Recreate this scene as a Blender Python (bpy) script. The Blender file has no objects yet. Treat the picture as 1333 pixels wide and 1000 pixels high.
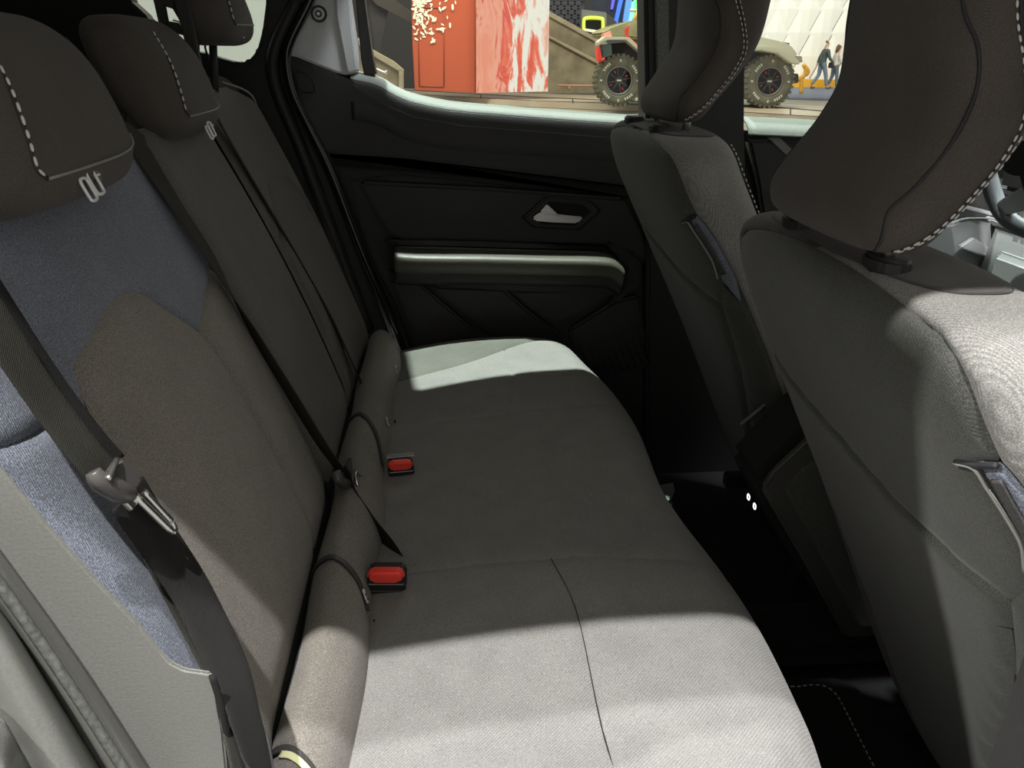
import bpy, bmesh, math, random
import numpy as np
from mathutils import Vector, Matrix
from mathutils.geometry import delaunay_2d_cdt
random.seed(4)
SC = bpy.context.scene
COL = SC.collection

# ------------------------------------------------------------------ camera
FPX, PITCH, YAW, ROLL = 1040.0, math.radians(22.5), math.radians(5.5), math.radians(.8)
CAM = np.array([0, 0, 1.23])
FW = np.array([math.sin(YAW)*math.cos(PITCH), math.cos(YAW)*math.cos(PITCH), -math.sin(PITCH)])
_rt = np.array([math.cos(YAW), -math.sin(YAW), 0.0])
_up = np.cross(_rt, FW)
RT = _rt*math.cos(ROLL)+_up*math.sin(ROLL)
UP = -_rt*math.sin(ROLL)+_up*math.cos(ROLL)
cd = bpy.data.cameras.new('camera')
cam = bpy.data.objects.new('camera', cd)
COL.objects.link(cam)
m = Matrix((RT, UP, -FW)).transposed().to_4x4()
m.translation = Vector(CAM)
cam.matrix_world = m
cd.sensor_width = 36
cd.lens = FPX*36/1333
cd.clip_start = .02
cd.clip_end = 200
SC.camera = cam
SC.view_settings.view_transform = 'Standard'
SC.view_settings.look = 'None'
SC.view_settings.gamma = 1
SC.view_settings.use_curve_mapping = False
SC.view_settings.exposure = 0

# ------------------------------------------------------------------ world, the hall's lamps and added fill lamps
w = bpy.data.worlds.new('hall_ambient')
SC.world = w
w.use_nodes = True
bgn = w.node_tree.nodes['Background']
bgn.inputs[0].default_value = (1.0, .96, .90, 1)
bgn.inputs[1].default_value = .60


def spot(name, loc, target, energy, color, radius, angle):
    d = bpy.data.lights.new(name, 'SPOT')
    d.energy = energy
    d.color = color
    d.shadow_soft_size = radius
    d.spot_size = math.radians(angle)
    d.spot_blend = .3
    o = bpy.data.objects.new(name, d)
    COL.objects.link(o)
    o.location = loc
    o.rotation_euler = (Vector(target)-Vector(loc)).to_track_quat('-Z', 'Y').to_euler()
    return o


def area(name, loc, target, energy, color, sx, sy):
    d = bpy.data.lights.new(name, 'AREA')
    d.shape = 'RECTANGLE'
    d.size = sx
    d.size_y = sy
    d.energy = energy
    d.color = color
    o = bpy.data.objects.new(name, d)
    COL.objects.link(o)
    o.location = loc
    o.rotation_euler = (Vector(target)-Vector(loc)).to_track_quat('-Z', 'Y').to_euler()
    return o


spot('hall_spot', (-1.1, -2.45, 8.6), (.2, .5, .8), 5300, (1, .98, .97), .07, 40)
spot('hall_spot', (.3, -1.45, 8.6), (.2, .5, .8), 2000, (1, .98, 1.0), .06, 40)
spot('hall_spot', (-7.0, -1.35, 5.9), (.3, .4, .9), 2600, (1, .98, .97), .07, 30)  # added from behind to brighten the near seat's back cover
spot('hall_spot', (-.3, 2.95, 8.6), (.3, 1.5, .8), 6000, (.90, 1.0, .93), .07, 40)
area('hall_lamp', (1.0, 17.0, 9.0), (1.0, 19.5, 0), 2100, (1, .97, .86), 14, 3)
area('hall_lamp', (14.0, 28.0, 6.5), (14.0, 36, 2.5), 850, (1, .98, .92), 12, 3)
area('hall_lamp', (2.2, .3, 6.2), (1.15, 1.4, .9), 330, (.93, .98, 1), .8, .8)  # added to brighten dash, wheel and front door through the windscreen opening


# ------------------------------------------------------------------ helpers
def ray(u, v):
    return FW+RT*(u-666.5)/FPX-UP*(v-500)/FPX


def at(u, v, Y):
    d = ray(u, v)
    return CAM+d*(Y/d[1])


def atz(u, v, z):
    d = ray(u, v)
    return CAM+d*((z-CAM[2])/d[2])


def atx(u, v, x):
    d = ray(u, v)
    return CAM+d*(x/d[0])


BS = .40                                                      # lean of the rear backrest


def bkx(z, off=0):
    return -.15-BS*(z-.72)+off


def atb(u, v, off=0):
    d = ray(u, v)
    n = np.array([1, 0, BS])
    return CAM+d*((-.15+off+BS*.72-n@CAM)/(n@d))


def tag(o, label=None, cat=None, group=None, kind=None):
    if label: o['label'] = label
    if cat: o['category'] = cat
    if group: o['group'] = group
    if kind: o['kind'] = kind
    return o


def empty(name, loc, label, cat, group=None):
    o = bpy.data.objects.new(name, None)
    COL.objects.link(o)
    o.location = loc
    o.empty_display_size = .05
    return tag(o, label, cat, group)


def link(name, me, mat, parent=None, smooth=True):
    o = bpy.data.objects.new(name, me)
    if mat is not None:
        me.materials.append(mat)
    if smooth:
        me.polygons.foreach_set('use_smooth', [True]*len(me.polygons))
    COL.objects.link(o)
    if parent is not None:
        o.parent = parent
        # coordinates are given in world space: undo the parent's place
        p = parent
        off = Vector((0, 0, 0))
        while p is not None:
            off += p.location
            p = p.parent
        o.location = -off
    return o


def recenter(o):
    """move the mesh data so the object's origin sits in its own middle"""
    me = o.data
    co = np.empty(len(me.vertices)*3)
    me.vertices.foreach_get('co', co)
    co = co.reshape(-1, 3)
    c = (co.min(0)+co.max(0))/2
    me.vertices.foreach_set('co', (co-c).ravel())
    o.location = Vector(o.location)+Vector(c)
    return o


def pydata(name, V, F, mat, parent=None, smooth=True):
    me = bpy.data.meshes.new(name)
    me.from_pydata([tuple(map(float, p)) for p in V], [], F)
    me.update()
    return link(name, me, mat, parent, smooth)


def auto_smooth(o, deg=35):
    me = o.data
    me.polygons.foreach_set('use_smooth', [True]*len(me.polygons))
    bm = bmesh.new()
    bm.from_mesh(me)
    lim = math.radians(deg)
    for e in bm.edges:
        if len(e.link_faces) == 2 and e.calc_face_angle(0) > lim:
            e.smooth = False
    bm.to_mesh(me)
    bm.free()
    return o


def catmull(P, n, closed=False):
    P = np.asarray(P, float)
    k = len(P)
    if closed:
        Q = np.vstack([P[-1], P, P[0], P[1]])
        segs = k
    else:
        Q = np.vstack([2*P[0]-P[1], P, 2*P[-1]-P[-2]])
        segs = k-1
    out = []
    for i in range(segs):
        p0, p1, p2, p3 = Q[i:i+4]
        for j in range(n):
            t = j/n
            out.append(.5*((2*p1)+(-p0+p2)*t+(2*p0-5*p1+4*p2-p3)*t*t+(-p0+3*p1-3*p2+p3)*t**3))
    if not closed:
        out.append(P[-1])
    return np.array(out)


def resample(P, step, closed=False):
    P = np.asarray(P, float)
    if closed:
        P = np.vstack([P, P[0]])
    d = np.linalg.norm(np.diff(P, axis=0), axis=1)
    s = np.concatenate([[0], np.cumsum(d)])
    n = max(3, int(round(s[-1]/step)))
    t = np.linspace(0, s[-1], n+1)
    out = np.stack([np.interp(t, s, P[:, i]) for i in range(P.shape[1])], 1)
    return out[:-1] if closed else out


def interp_table(T, b):
    """smooth interpolation of table rows (first column the parameter)"""
    T = np.asarray(T, float)
    x = T[:, 0]
    b = np.clip(np.asarray(b, float), x[0], x[-1])
    i = np.clip(np.searchsorted(x, b, side='right')-1, 0, len(x)-2)
    h = x[i+1]-x[i]
    t = (b-x[i])/h
    Y = T[:, 1:]
    D = np.zeros_like(Y)
    D[1:-1] = (Y[2:]-Y[:-2])/(x[2:]-x[:-2])[:, None]
    D[0] = (Y[1]-Y[0])/(x[1]-x[0])
    D[-1] = (Y[-1]-Y[-2])/(x[-1]-x[-2])
    h = h[..., None]
    t = t[..., None]
    return ((2*t**3-3*t**2+1)*Y[i]+(t**3-2*t**2+t)*h*D[i]+(-2*t**3+3*t**2)*Y[i+1]+(t**3-t**2)*h*D[i+1])


def inside(poly, pts):
    x, y = pts[:, 0], pts[:, 1]
    r = np.zeros(len(pts), bool)
    n = len(poly)
    for i in range(n):
        x1, y1 = poly[i]
        x2, y2 = poly[(i+1) % n]
        c = ((y1 > y) != (y2 > y))
        if y1 != y2:
            r ^= c & (x < (x2-x1)*(y-y1)/(y2-y1)+x1)
    return r


def dist_poly(poly, pts):
    best = np.full(len(pts), 1e9)
    n = len(poly)
    for i in range(n):
        a = poly[i]
        b = poly[(i+1) % n]
        ab = b-a
        L = ab@ab+1e-12
        t = np.clip(((pts-a)@ab)/L, 0, 1)
        d = np.linalg.norm(pts-(a+t[:, None]*ab), axis=1)
        best = np.minimum(best, d)
    return best


def normals(mapf, U, V, e=1e-3):
    a = mapf(U+e, V)-mapf(U-e, V)
    b = mapf(U, V+e)-mapf(U, V-e)
    n = np.cross(a, b)
    return n/(np.linalg.norm(n, axis=1)[:, None]+1e-12)


def panel(name, outline, mapf, mat, parent, res=.008, D=.004, W=.012, flip=False, lift=0.0, smooth_n=0):
    """an upholstery panel: outline in surface coordinates, rounded down into its seams"""
    O = np.asarray(outline, float)
    if smooth_n:
        O = catmull(O, smooth_n, True)
    O = resample(O, res*.8, True)
    lo, hi = O.min(0), O.max(0)
    gx = np.arange(lo[0], hi[0], res)
    gy = np.arange(lo[1], hi[1], res)
    G = np.stack(np.meshgrid(gx, gy), -1).reshape(-1, 2)
    G = G[inside(O, G)]
    G = G[dist_poly(O, G) > res*.5]
    # a ring of points just inside the seam gives the rounding
    P = np.vstack([O, G])
    edges = [(i, (i+1) % len(O)) for i in range(len(O))]
    r = delaunay_2d_cdt([Vector(p) for p in P], edges, [], 1, 1e-7)
    V2 = np.array([tuple(p) for p in r[0]])
    F = [tuple(f) for f in r[2]]
    d = dist_poly(O, V2)
    t = np.clip(d/W, 0, 1)
    off = D*(np.sqrt(np.maximum(0, 1-(1-t)**2))-1)+lift
    n = normals(mapf, V2[:, 0], V2[:, 1])
    if flip:
        n = -n
    V3 = mapf(V2[:, 0], V2[:, 1])+n*off[:, None]
    if flip:
        F = [f[::-1] for f in F]
    return pydata(name, V3, F, mat, parent)


def on_surf(mapf, uv, lift=0.0, flip=False):
    uv = np.asarray(uv, float)
    n = normals(mapf, uv[:, 0], uv[:, 1])
    if flip:
        n = -n
    return mapf(uv[:, 0], uv[:, 1])+n*lift, n


def grid(name, U, V, mapf, mat, parent, closed_u=False, flip=False):
    nu, nv = len(U), len(V)
    uu, vv = np.meshgrid(U, V)
    P = mapf(uu.ravel(), vv.ravel())
    F = []
    mu = nu if closed_u else nu-1
    for j in range(nv-1):
        for i in range(mu):
            f = (j*nu+i, j*nu+(i+1) % nu, (j+1)*nu+(i+1) % nu, (j+1)*nu+i)
            F.append(f[::-1] if flip else f)
    if closed_u:
        F.append(tuple(range(nu))[::-1] if not flip else tuple(range(nu)))
        top = tuple((nv-1)*nu+i for i in range(nu))
        F.append(top if not flip else top[::-1])
    return pydata(name, P, F, mat, parent)


def tube(name, path, r, mat, parent=None, seg=8, n=6, flat=1.0, closed=False, rfun=None):
    P = catmull(path, n, closed) if n > 1 else np.asarray(path, float)
    k = len(P)
    T = np.gradient(P, axis=0)
    if closed:
        T = np.roll(P, -1, 0)-np.roll(P, 1, 0)
    T /= np.linalg.norm(T, axis=1)[:, None]+1e-12
    ref = np.array([0, 0, 1.0]) if abs(T[0][2]) < .9 else np.array([1.0, 0, 0])
    V = []
    a = np.cross(T[0], ref)
    a /= np.linalg.norm(a)
    for i in range(k):
        a = a-T[i]*(a@T[i])
        a /= np.linalg.norm(a)
        b = np.cross(T[i], a)
        rr = r if rfun is None else r*rfun(i/(k-1))
        for s in range(seg):
            q = 2*math.pi*s/seg
            V.append(P[i]+a*math.cos(q)*rr+b*math.sin(q)*rr*flat)
    F = []
    kk = k if closed else k-1
    for i in range(kk):
        for s in range(seg):
            i2 = (i+1) % k
            F.append((i*seg+s, i*seg+(s+1) % seg, i2*seg+(s+1) % seg, i2*seg+s))
    if not closed:
        F.append(tuple(range(seg))[::-1])
        F.append(tuple((k-1)*seg+s for s in range(seg)))
    return pydata(name, V, F, mat, parent)


def ribbon(name, path, nrm, width, th, mat, parent=None, n=8, wf=None):
    """woven strap along a path; nrm = facing direction at each path point"""
    A = catmull(np.hstack([np.asarray(path, float), np.asarray(nrm, float)]), n)
    P, N = A[:, :3], A[:, 3:]
    T = np.gradient(P, axis=0)
    T /= np.linalg.norm(T, axis=1)[:, None]
    Wd = np.cross(T, N)
    Wd /= np.linalg.norm(Wd, axis=1)[:, None]
    N = np.cross(Wd, T)
    prof = [(-.5, 0), (-.46, .5), (-.3, .42), (0, .5), (.3, .42), (.46, .5), (.5, 0), (.46, -.5), (0, -.5), (-.46, -.5)]
    V, F = [], []
    k = len(prof)
    for i in range(len(P)):
        ww = width if wf is None else width*wf(i/(len(P)-1))
        for a, b in prof:
            V.append(P[i]+Wd[i]*a*ww+N[i]*b*th)
    for i in range(len(P)-1):
        for s in range(k):
            F.append((i*k+s, i*k+(s+1) % k, (i+1)*k+(s+1) % k, (i+1)*k+s))
    F.append(tuple(range(k))[::-1])
    F.append(tuple((len(P)-1)*k+s for s in range(k)))
    return pydata(name, V, F, mat, parent)


def prism(name, pts, depth, mat, parent=None, bevel=.0, seg=2):
    """planar polygon (3-D points) extruded along a depth vector, its edges rounded"""
    pts = [Vector(p) for p in pts]
    d = Vector(depth)
    bm = bmesh.new()
    vs = [bm.verts.new(p) for p in pts]
    f = bm.faces.new(vs)
    r = bmesh.ops.extrude_face_region(bm, geom=[f])
    nv = [g for g in r['geom'] if isinstance(g, bmesh.types.BMVert)]
    bmesh.ops.translate(bm, verts=nv, vec=d)
    bmesh.ops.recalc_face_normals(bm, faces=bm.faces)
    if bevel:
        bmesh.ops.bevel(bm, geom=list(bm.edges), offset=bevel, segments=seg, affect='EDGES', clamp_overlap=True)
    me = bpy.data.meshes.new(name)
    bm.to_mesh(me)
    bm.free()
    o = link(name, me, mat, parent)
    return auto_smooth(o, 40)


def box(name, lo, hi, mat, parent=None, bevel=0.0, seg=2):
    x0, y0, z0 = lo
    x1, y1, z1 = hi
    return prism(name, [(x0, y0, z0), (x1, y0, z0), (x1, y1, z0), (x0, y1, z0)], (0, 0, z1-z0), mat, parent, bevel, seg)


def ydoor(name, px, y, th, mat, parent=None, bevel=.004, smooth=0):
    """a plate whose face stands at depth y, thickness th going outwards"""
    P = [at(u, v, y) for u, v in px]
    if smooth:
        P = catmull(np.array(P), smooth, True)
    return prism(name, P, (0, th, 0), mat, parent, bevel)


def frame_box(name, c, ax, ay, az, sx, sy, sz, mat, parent=None, bevel=.002, seg=2, shape=None):
    """a box (or shaped outline in the ax-ay plane) with its own axes"""
    c = Vector(c)
    ax, ay, az = Vector(ax).normalized(), Vector(ay).normalized(), Vector(az).normalized()
    if shape is None:
        shape = [(-.5, -.5), (.5, -.5), (.5, .5), (-.5, .5)]
    pts = [c+ax*a*sx+ay*b*sy-az*sz*.5 for a, b in shape]
    return prism(name, pts, az*sz, mat, parent, bevel, seg)


def join(objs, name):
    """merge meshes that form one rigid piece into a single mesh"""
    bm = bmesh.new()
    mats = []
    base = objs[0]
    for o in objs:
        tmp = bmesh.new()
        tmp.from_mesh(o.data)
        mi = []
        for mt in o.data.materials:
            if mt not in mats:
                mats.append(mt)
            mi.append(mats.index(mt))
        me2 = bpy.data.meshes.new('tmp')
        for f in tmp.faces:
            f.material_index = mi[f.material_index] if mi else 0
        tmp.transform(Matrix.Translation(Vector(o.location)-Vector(base.location)))
        tmp.to_mesh(me2)
        tmp.free()
        bm.from_mesh(me2)
        bpy.data.meshes.remove(me2)
    me = bpy.data.meshes.new(name)
    bm.to_mesh(me)
    bm.free()
    for mt in mats:
        me.materials.append(mt)
    base.data = me
    base.name = name
    for o in objs[1:]:
        bpy.data.objects.remove(o)
    return base


def stitches(name, pts, mat, parent, length=.0045, gap=.0025, r=.0008):
    """a row of separate thread stitches lying along a 3-D line"""
    P = resample(np.asarray(pts, float), .0008)
    step = length+gap
    k = int(.0008*len(P)/step)
    V, F = [], []
    for i in range(k):
        a = P[min(int(i*step/.0008), len(P)-1)]
        b = P[min(int((i*step+length)/.0008), len(P)-1)]
        t = b-a
        L = np.linalg.norm(t)
        if L < 1e-5:
            continue
        t /= L
        p = np.cross(t, [0.3, .5, .8])
        p /= np.linalg.norm(p)
        q = np.cross(t, p)
        base = len(V)
        for s, (f, rr) in enumerate(((0, .5), (.25, 1), (.75, 1), (1, .5))):
            for w_ in range(5):
                an = 2*math.pi*w_/5
                V.append(a+t*L*f+(p*math.cos(an)+q*math.sin(an))*r*rr)
        for s in range(3):
            for w_ in range(5):
                F.append((base+s*5+w_, base+s*5+(w_+1) % 5, base+(s+1)*5+(w_+1) % 5, base+(s+1)*5+w_))
        F.append(tuple(base+w_ for w_ in range(5))[::-1])
        F.append(tuple(base+15+w_ for w_ in range(5)))
    return tag(pydata(name, V, F, mat, parent), kind='stuff')


def copy_tree(o, parent=None):
    c = o.copy()
    COL.objects.link(c)
    if parent is not None:
        c.parent = parent
    for ch in list(o.children):
        copy_tree(ch, c)
    return c


# ------------------------------------------------------------------ materials
def mat(name, col, rough=.6, metal=0.0, spec=.5, emit=None, estr=0.0):
    m_ = bpy.data.materials.new(name)
    m_.use_nodes = True
    b = m_.node_tree.nodes['Principled BSDF']
    b.inputs['Base Color'].default_value = (*col, 1)
    b.inputs['Roughness'].default_value = rough
    b.inputs['Metallic'].default_value = metal
    b.inputs['Specular IOR Level'].default_value = spec
    if emit:
        b.inputs['Emission Color'].default_value = (*emit, 1)
        b.inputs['Emission Strength'].default_value = estr
    return m_


def nodes(m_):
    return m_.node_tree.nodes, m_.node_tree.links, m_.node_tree.nodes['Principled BSDF']


def grained(name, col, col2, scale, rough=.6, bump=.2, spec=.4, dist=.0006, detail=4):
    m_ = mat(name, col, rough, 0, spec)
    N, L, b = nodes(m_)
    tc = N.new('ShaderNodeTexCoord')
    nz = N.new('ShaderNodeTexNoise')
    nz.inputs['Scale'].default_value = scale
    nz.inputs['Detail'].default_value = detail
    L.new(tc.outputs['Object'], nz.inputs['Vector'])
    rp = N.new('ShaderNodeValToRGB')
    rp.color_ramp.elements[0].position = .35
    rp.color_ramp.elements[1].position = .65
    rp.color_ramp.elements[0].color = (*col, 1)
    rp.color_ramp.elements[1].color = (*col2, 1)
    L.new(nz.outputs['Fac'], rp.inputs['Fac'])
    L.new(rp.outputs['Color'], b.inputs['Base Color'])
    bp = N.new('ShaderNodeBump')
    bp.inputs['Strength'].default_value = bump
    bp.inputs['Distance'].default_value = dist
    L.new(nz.outputs['Fac'], bp.inputs['Height'])
    L.new(bp.outputs['Normal'], b.inputs['Normal'])
    return m_


def fabric(name, col, vary=.3, weave=420, ang=.6, bump=.55, axis='xy', sheen=.25):
    """twill cloth: fine diagonal ribs, flecks of lighter yarn, a soft sheen"""
    m_ = mat(name, col, .85, 0, .25)
    N, L, b = nodes(m_)
    b.inputs['Sheen Weight'].default_value = sheen*.6
    b.inputs['Sheen Roughness'].default_value = .5
    tc = N.new('ShaderNodeTexCoord')
    mp = N.new('ShaderNodeMapping')
    L.new(tc.outputs['Object'], mp.inputs['Vector'])
    mp.inputs['Rotation'].default_value = (0, 0, ang) if axis == 'xy' else (ang, .35, .85)
    wv = N.new('ShaderNodeTexWave')
    wv.wave_type = 'BANDS'
    wv.bands_direction = 'X' if axis == 'xy' else 'Y'
    wv.inputs['Scale'].default_value = weave/6.283
    wv.inputs['Distortion'].default_value = .25
    wv.inputs['Detail Scale'].default_value = 60
    L.new(mp.outputs['Vector'], wv.inputs['Vector'])
    nz = N.new('ShaderNodeTexNoise')
    nz.inputs['Scale'].default_value = 950
    nz.inputs['Detail'].default_value = 3
    L.new(tc.outputs['Object'], nz.inputs['Vector'])
    n2 = N.new('ShaderNodeTexNoise')
    n2.inputs['Scale'].default_value = 22
    n2.inputs['Detail'].default_value = 4
    L.new(tc.outputs['Object'], n2.inputs['Vector'])
    rp = N.new('ShaderNodeValToRGB')
    rp.color_ramp.elements[0].position = .38
    rp.color_ramp.elements[1].position = .68
    rp.color_ramp.elements[0].color = (*[c*(1-vary) for c in col], 1)
    rp.color_ramp.elements[1].color = (*[min(1, c*(1+vary*2.0)) for c in col], 1)
    L.new(nz.outputs['Fac'], rp.inputs['Fac'])
    mx = N.new('ShaderNodeMix')
    mx.data_type = 'RGBA'
    mx.blend_type = 'MULTIPLY'
    mx.inputs[0].default_value = .45
    r2 = N.new('ShaderNodeValToRGB')
    r2.color_ramp.elements[0].position = .45
    r2.color_ramp.elements[0].color = (.62, .62, .62, 1)
    r2.color_ramp.elements[1].color = (1.25, 1.25, 1.25, 1)
    ad = N.new('ShaderNodeMath')
    ad.operation = 'MULTIPLY_ADD'
    ad.inputs[1].default_value = .6
    L.new(wv.outputs['Fac'], ad.inputs[0])
    L.new(n2.outputs['Fac'], ad.inputs[2])
    L.new(ad.outputs[0], r2.inputs['Fac'])
    L.new(rp.outputs['Color'], mx.inputs[6])
    L.new(r2.outputs['Color'], mx.inputs[7])
    L.new(mx.outputs[2], b.inputs['Base Color'])
    a2 = N.new('ShaderNodeMath')
    a2.operation = 'ADD'
    L.new(wv.outputs['Fac'], a2.inputs[0])
    L.new(nz.outputs['Fac'], a2.inputs[1])
    bp = N.new('ShaderNodeBump')
    bp.inputs['Strength'].default_value = bump
    bp.inputs['Distance'].default_value = .0004
    L.new(a2.outputs[0], bp.inputs['Height'])
    L.new(bp.outputs['Normal'], b.inputs['Normal'])
    return m_


M = {}
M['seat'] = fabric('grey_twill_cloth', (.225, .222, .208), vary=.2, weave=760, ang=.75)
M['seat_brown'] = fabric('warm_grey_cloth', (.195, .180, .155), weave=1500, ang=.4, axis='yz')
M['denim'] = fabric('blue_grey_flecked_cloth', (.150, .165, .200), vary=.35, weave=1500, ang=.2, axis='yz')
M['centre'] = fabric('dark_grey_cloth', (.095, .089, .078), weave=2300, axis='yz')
M['headrest'] = fabric('headrest_cloth', (.072, .063, .055), vary=.12, weave=5200, axis='yz', bump=.25, sheen=.15)
M['front'] = fabric('front_seat_cloth', (.075, .070, .064), vary=.15, weave=5200, axis='yz', bump=.3)
M['rearcover'] = fabric('seat_back_cover', (.056, .058, .050), vary=.3, weave=1500, ang=.8, axis='yz', bump=.3)
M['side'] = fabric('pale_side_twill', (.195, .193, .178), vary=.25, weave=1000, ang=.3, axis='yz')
M['core'] = mat('foam_lining', (.018, .018, .018), .9)
M['plastic'] = grained('black_plastic', (.020, .020, .019), (.026, .026, .025), 900, .55, .3)
M['door'] = grained('door_black_plastic', (.026, .026, .025), (.033, .033, .031), 700, .6, .35)
M['door2'] = grained('door_insert_plastic', (.020, .021, .020), (.026, .027, .025), 900, .55, .2)
M['deep'] = mat('matt_black', (.006, .006, .006), .9)
M['gloss'] = mat('gloss_black', (.012, .012, .011), .12)
M['rubber'] = mat('black_rubber', (.012, .012, .012), .5)
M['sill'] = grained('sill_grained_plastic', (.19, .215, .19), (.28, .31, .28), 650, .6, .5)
M['arm'] = grained('armrest_vinyl', (.070, .070, .052), (.085, .085, .064), 500, .45, .15)
M['greytrim'] = grained('grey_pillar_plastic', (.60, .615, .62), (.64, .655, .66), 900, .55, .15)
M['jamb'] = grained('jamb_grey_plastic', (.175, .178, .160), (.20, .203, .182), 500, .5, .3)
M['jamb2'] = grained('jamb_rubber', (.08, .083, .075), (.15, .153, .14), 260, .45, .3)
M['webbing'] = fabric('belt_webbing', (.014, .014, .013), vary=.15, weave=1800, axis='yz', bump=.6, sheen=0)
M['webbing2'] = fabric('pale_belt_webbing', (.034, .034, .028), vary=.12, weave=1800, axis='yz', bump=.6, sheen=0)
M['chrome'] = mat('bright_metal', (.75, .75, .72), .25, 1)
M['satin'] = mat('satin_metal', (.55, .55, .53), .35, 1)
M['tonguep'] = mat('belt_tongue_plastic', (.07, .066, .062), .3)
M['red'] = mat('red_button_plastic', (1.0, .075, .055), .35)
M['thread'] = mat('grey_thread', (.62, .60, .56), .8)
M['thread2'] = mat('fine_piping', (.26, .26, .24), .7)
M['piping'] = mat('dark_piping', (.02, .02, .022), .7)
M['white'] = mat('white_print', (.75, .75, .74), .5)
M['tagink'] = mat('dark_print', (.05, .05, .05), .6)
M['carpet'] = grained('black_carpet', (.010, .010, .010), (.018, .018, .017), 1200, .95, .8)
M['frontdim'] = fabric('shaded_side_cloth', (.05, .048, .044), weave=1500, axis='yz')  # dimmed front seat cloth, shade put into the colour of the far flank
M['matc'] = grained('black_mat_carpet', (.012, .012, .011), (.019, .019, .018), 1400, .95, .8)
M['lining'] = mat('roof_lining', (.55, .54, .50), .9)
M['bodypaint'] = mat('body_paint', (.25, .25, .25), .3)
M['silver'] = mat('silver_trim', (.65, .66, .66), .3, .6)
M['paleled'] = mat('zip_tape_yellow', (.75, .75, .42), .7)
M['led'] = mat('lit_port_ring', (.8, .8, .8), .5, 0, .5, (1, 1, .98), 1.5)


def glass():
    m_ = bpy.data.materials.new('window_glass')
    m_.use_nodes = True
    nt = m_.node_tree
    nt.nodes.clear()
    out = nt.nodes.new('ShaderNodeOutputMaterial')
    tr = nt.nodes.new('ShaderNodeBsdfTransparent')
    tr.inputs[0].default_value = (.95, .97, .94, 1)
    gl = nt.nodes.new('ShaderNodeBsdfGlossy')
    gl.inputs['Roughness'].default_value = .02
    lw = nt.nodes.new('ShaderNodeLayerWeight')
    lw.inputs[0].default_value = .5
    pw = nt.nodes.new('ShaderNodeMath')
    pw.operation = 'POWER'
    pw.inputs[1].default_value = 5
    nt.links.new(lw.outputs['Facing'], pw.inputs[0])
    fr = nt.nodes.new('ShaderNodeMath')
    fr.operation = 'MULTIPLY_ADD'
    fr.inputs[1].default_value = .4
    fr.inputs[2].default_value = .02
    nt.links.new(pw.outputs[0], fr.inputs[0])
    mx = nt.nodes.new('ShaderNodeMixShader')
    nt.links.new(fr.outputs[0], mx.inputs[0])
    nt.links.new(tr.outputs[0], mx.inputs[1])
    nt.links.new(gl.outputs[0], mx.inputs[2])
    nt.links.new(mx.outputs[0], out.inputs[0])
    return m_


M['glass'] = glass()

# ================================================================== SETTING: the cabin shell
S = 'structure'
# cabin floor and the raised part under the bench
tag(box('floor', (-.45, .36, .29), (1.6, 1.66, .33), M['carpet']), kind=S)
tag(box('trim_1', (.20, .93, .33), (1.5, 1.06, .40), M['carpet'], None, .03), kind=S)      # tunnel
tag(box('trim_2', (-.30, .43, .33), (.24, 1.55, .47), M['plastic'], None, .01), kind=S)    # step under bench
# roof over the cabin; its near rail throws the shade line over the bench
rf = [(-1.35, .27), (-.2, .295), (.35, .335), (.95, .38), (.95, 1.62), (.35, 1.57), (-.07, 1.47), (-.09, 1.66), (-1.35, 1.66)]  # unseen far edge stepped to shape the light on the far cushion
tag(prism('ceiling', [(x, y, 1.55) for x, y in rf], (0, 0, .05), M['lining'], None, .01), kind=S)
tag(prism('trim_3', [(.95, 1.55, 1.47), (.95, 1.63, 1.47), (.35, 1.575, 1.47), (-.07, 1.475, 1.47), (-.09, 1.66, 1.47), (-1.35, 1.66, 1.47), (-1.35, 1.58, 1.47), (-.14, 1.58, 1.47), (-.12, 1.39, 1.47), (.35, 1.50, 1.47)], (0, 0, .10), M['plastic'], None, .008), kind=S)   # far roof rail, cut to the same light-shaping step

# far body side behind the rear door, with its quarter window
wz0, wz1 = 1.215, 1.46
sd = []
sd.append(prism('wall_far', [(-1.35, 1.66, .35), (-.12, 1.66, .35), (-.28, 1.66, 1.20), (-1.35, 1.66, 1.20)], (0, .05, 0), M['plastic']))
sd.append(prism('wall_far', [(-1.35, 1.66, 1.47), (-.10, 1.66, 1.47), (-.10, 1.66, 1.56), (-1.35, 1.66, 1.56)], (0, .05, 0), M['plastic']))
tag(join(sd, 'wall_far'), kind=S)
# cargo bay behind the backrest; rear wall carried up to block light from behind
tag(box('wall_rear', (-1.42, .36, .35), (-1.36, 1.66, 1.55), M['plastic']), kind=S)
tag(box('trim_4', (-1.36, .40, .85), (-.36, 1.66, .88), M['carpet']), kind=S)
# dark inner side trim (C pillar) with the rounded window corner
cp = [(345, -60), (346, 0), (341, 40), (334, 66), (322, 80), (308, 82), (285, 76), (262, 68), (240, 66), (238, 120),
      (300, 300), (400, 480), (520, 470), (505, 430), (470, 335), (425, 220), (384, 142), (371, 90), (376, 60), (405, 0), (430, -60)]
tag(ydoor('trim_5', cp, 1.60, .05, M['plastic'], None, .006), kind=S)
# moulded ridge along the pillar and its joint
tag(tube('trim_6', [at(u, v, 1.60) for u, v in [(388, 0), (362, 55), (356, 90), (366, 130), (395, 200), (440, 320), (480, 430)]], .022, M['plastic'], None, 10, 6, .6), kind=S)
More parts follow.
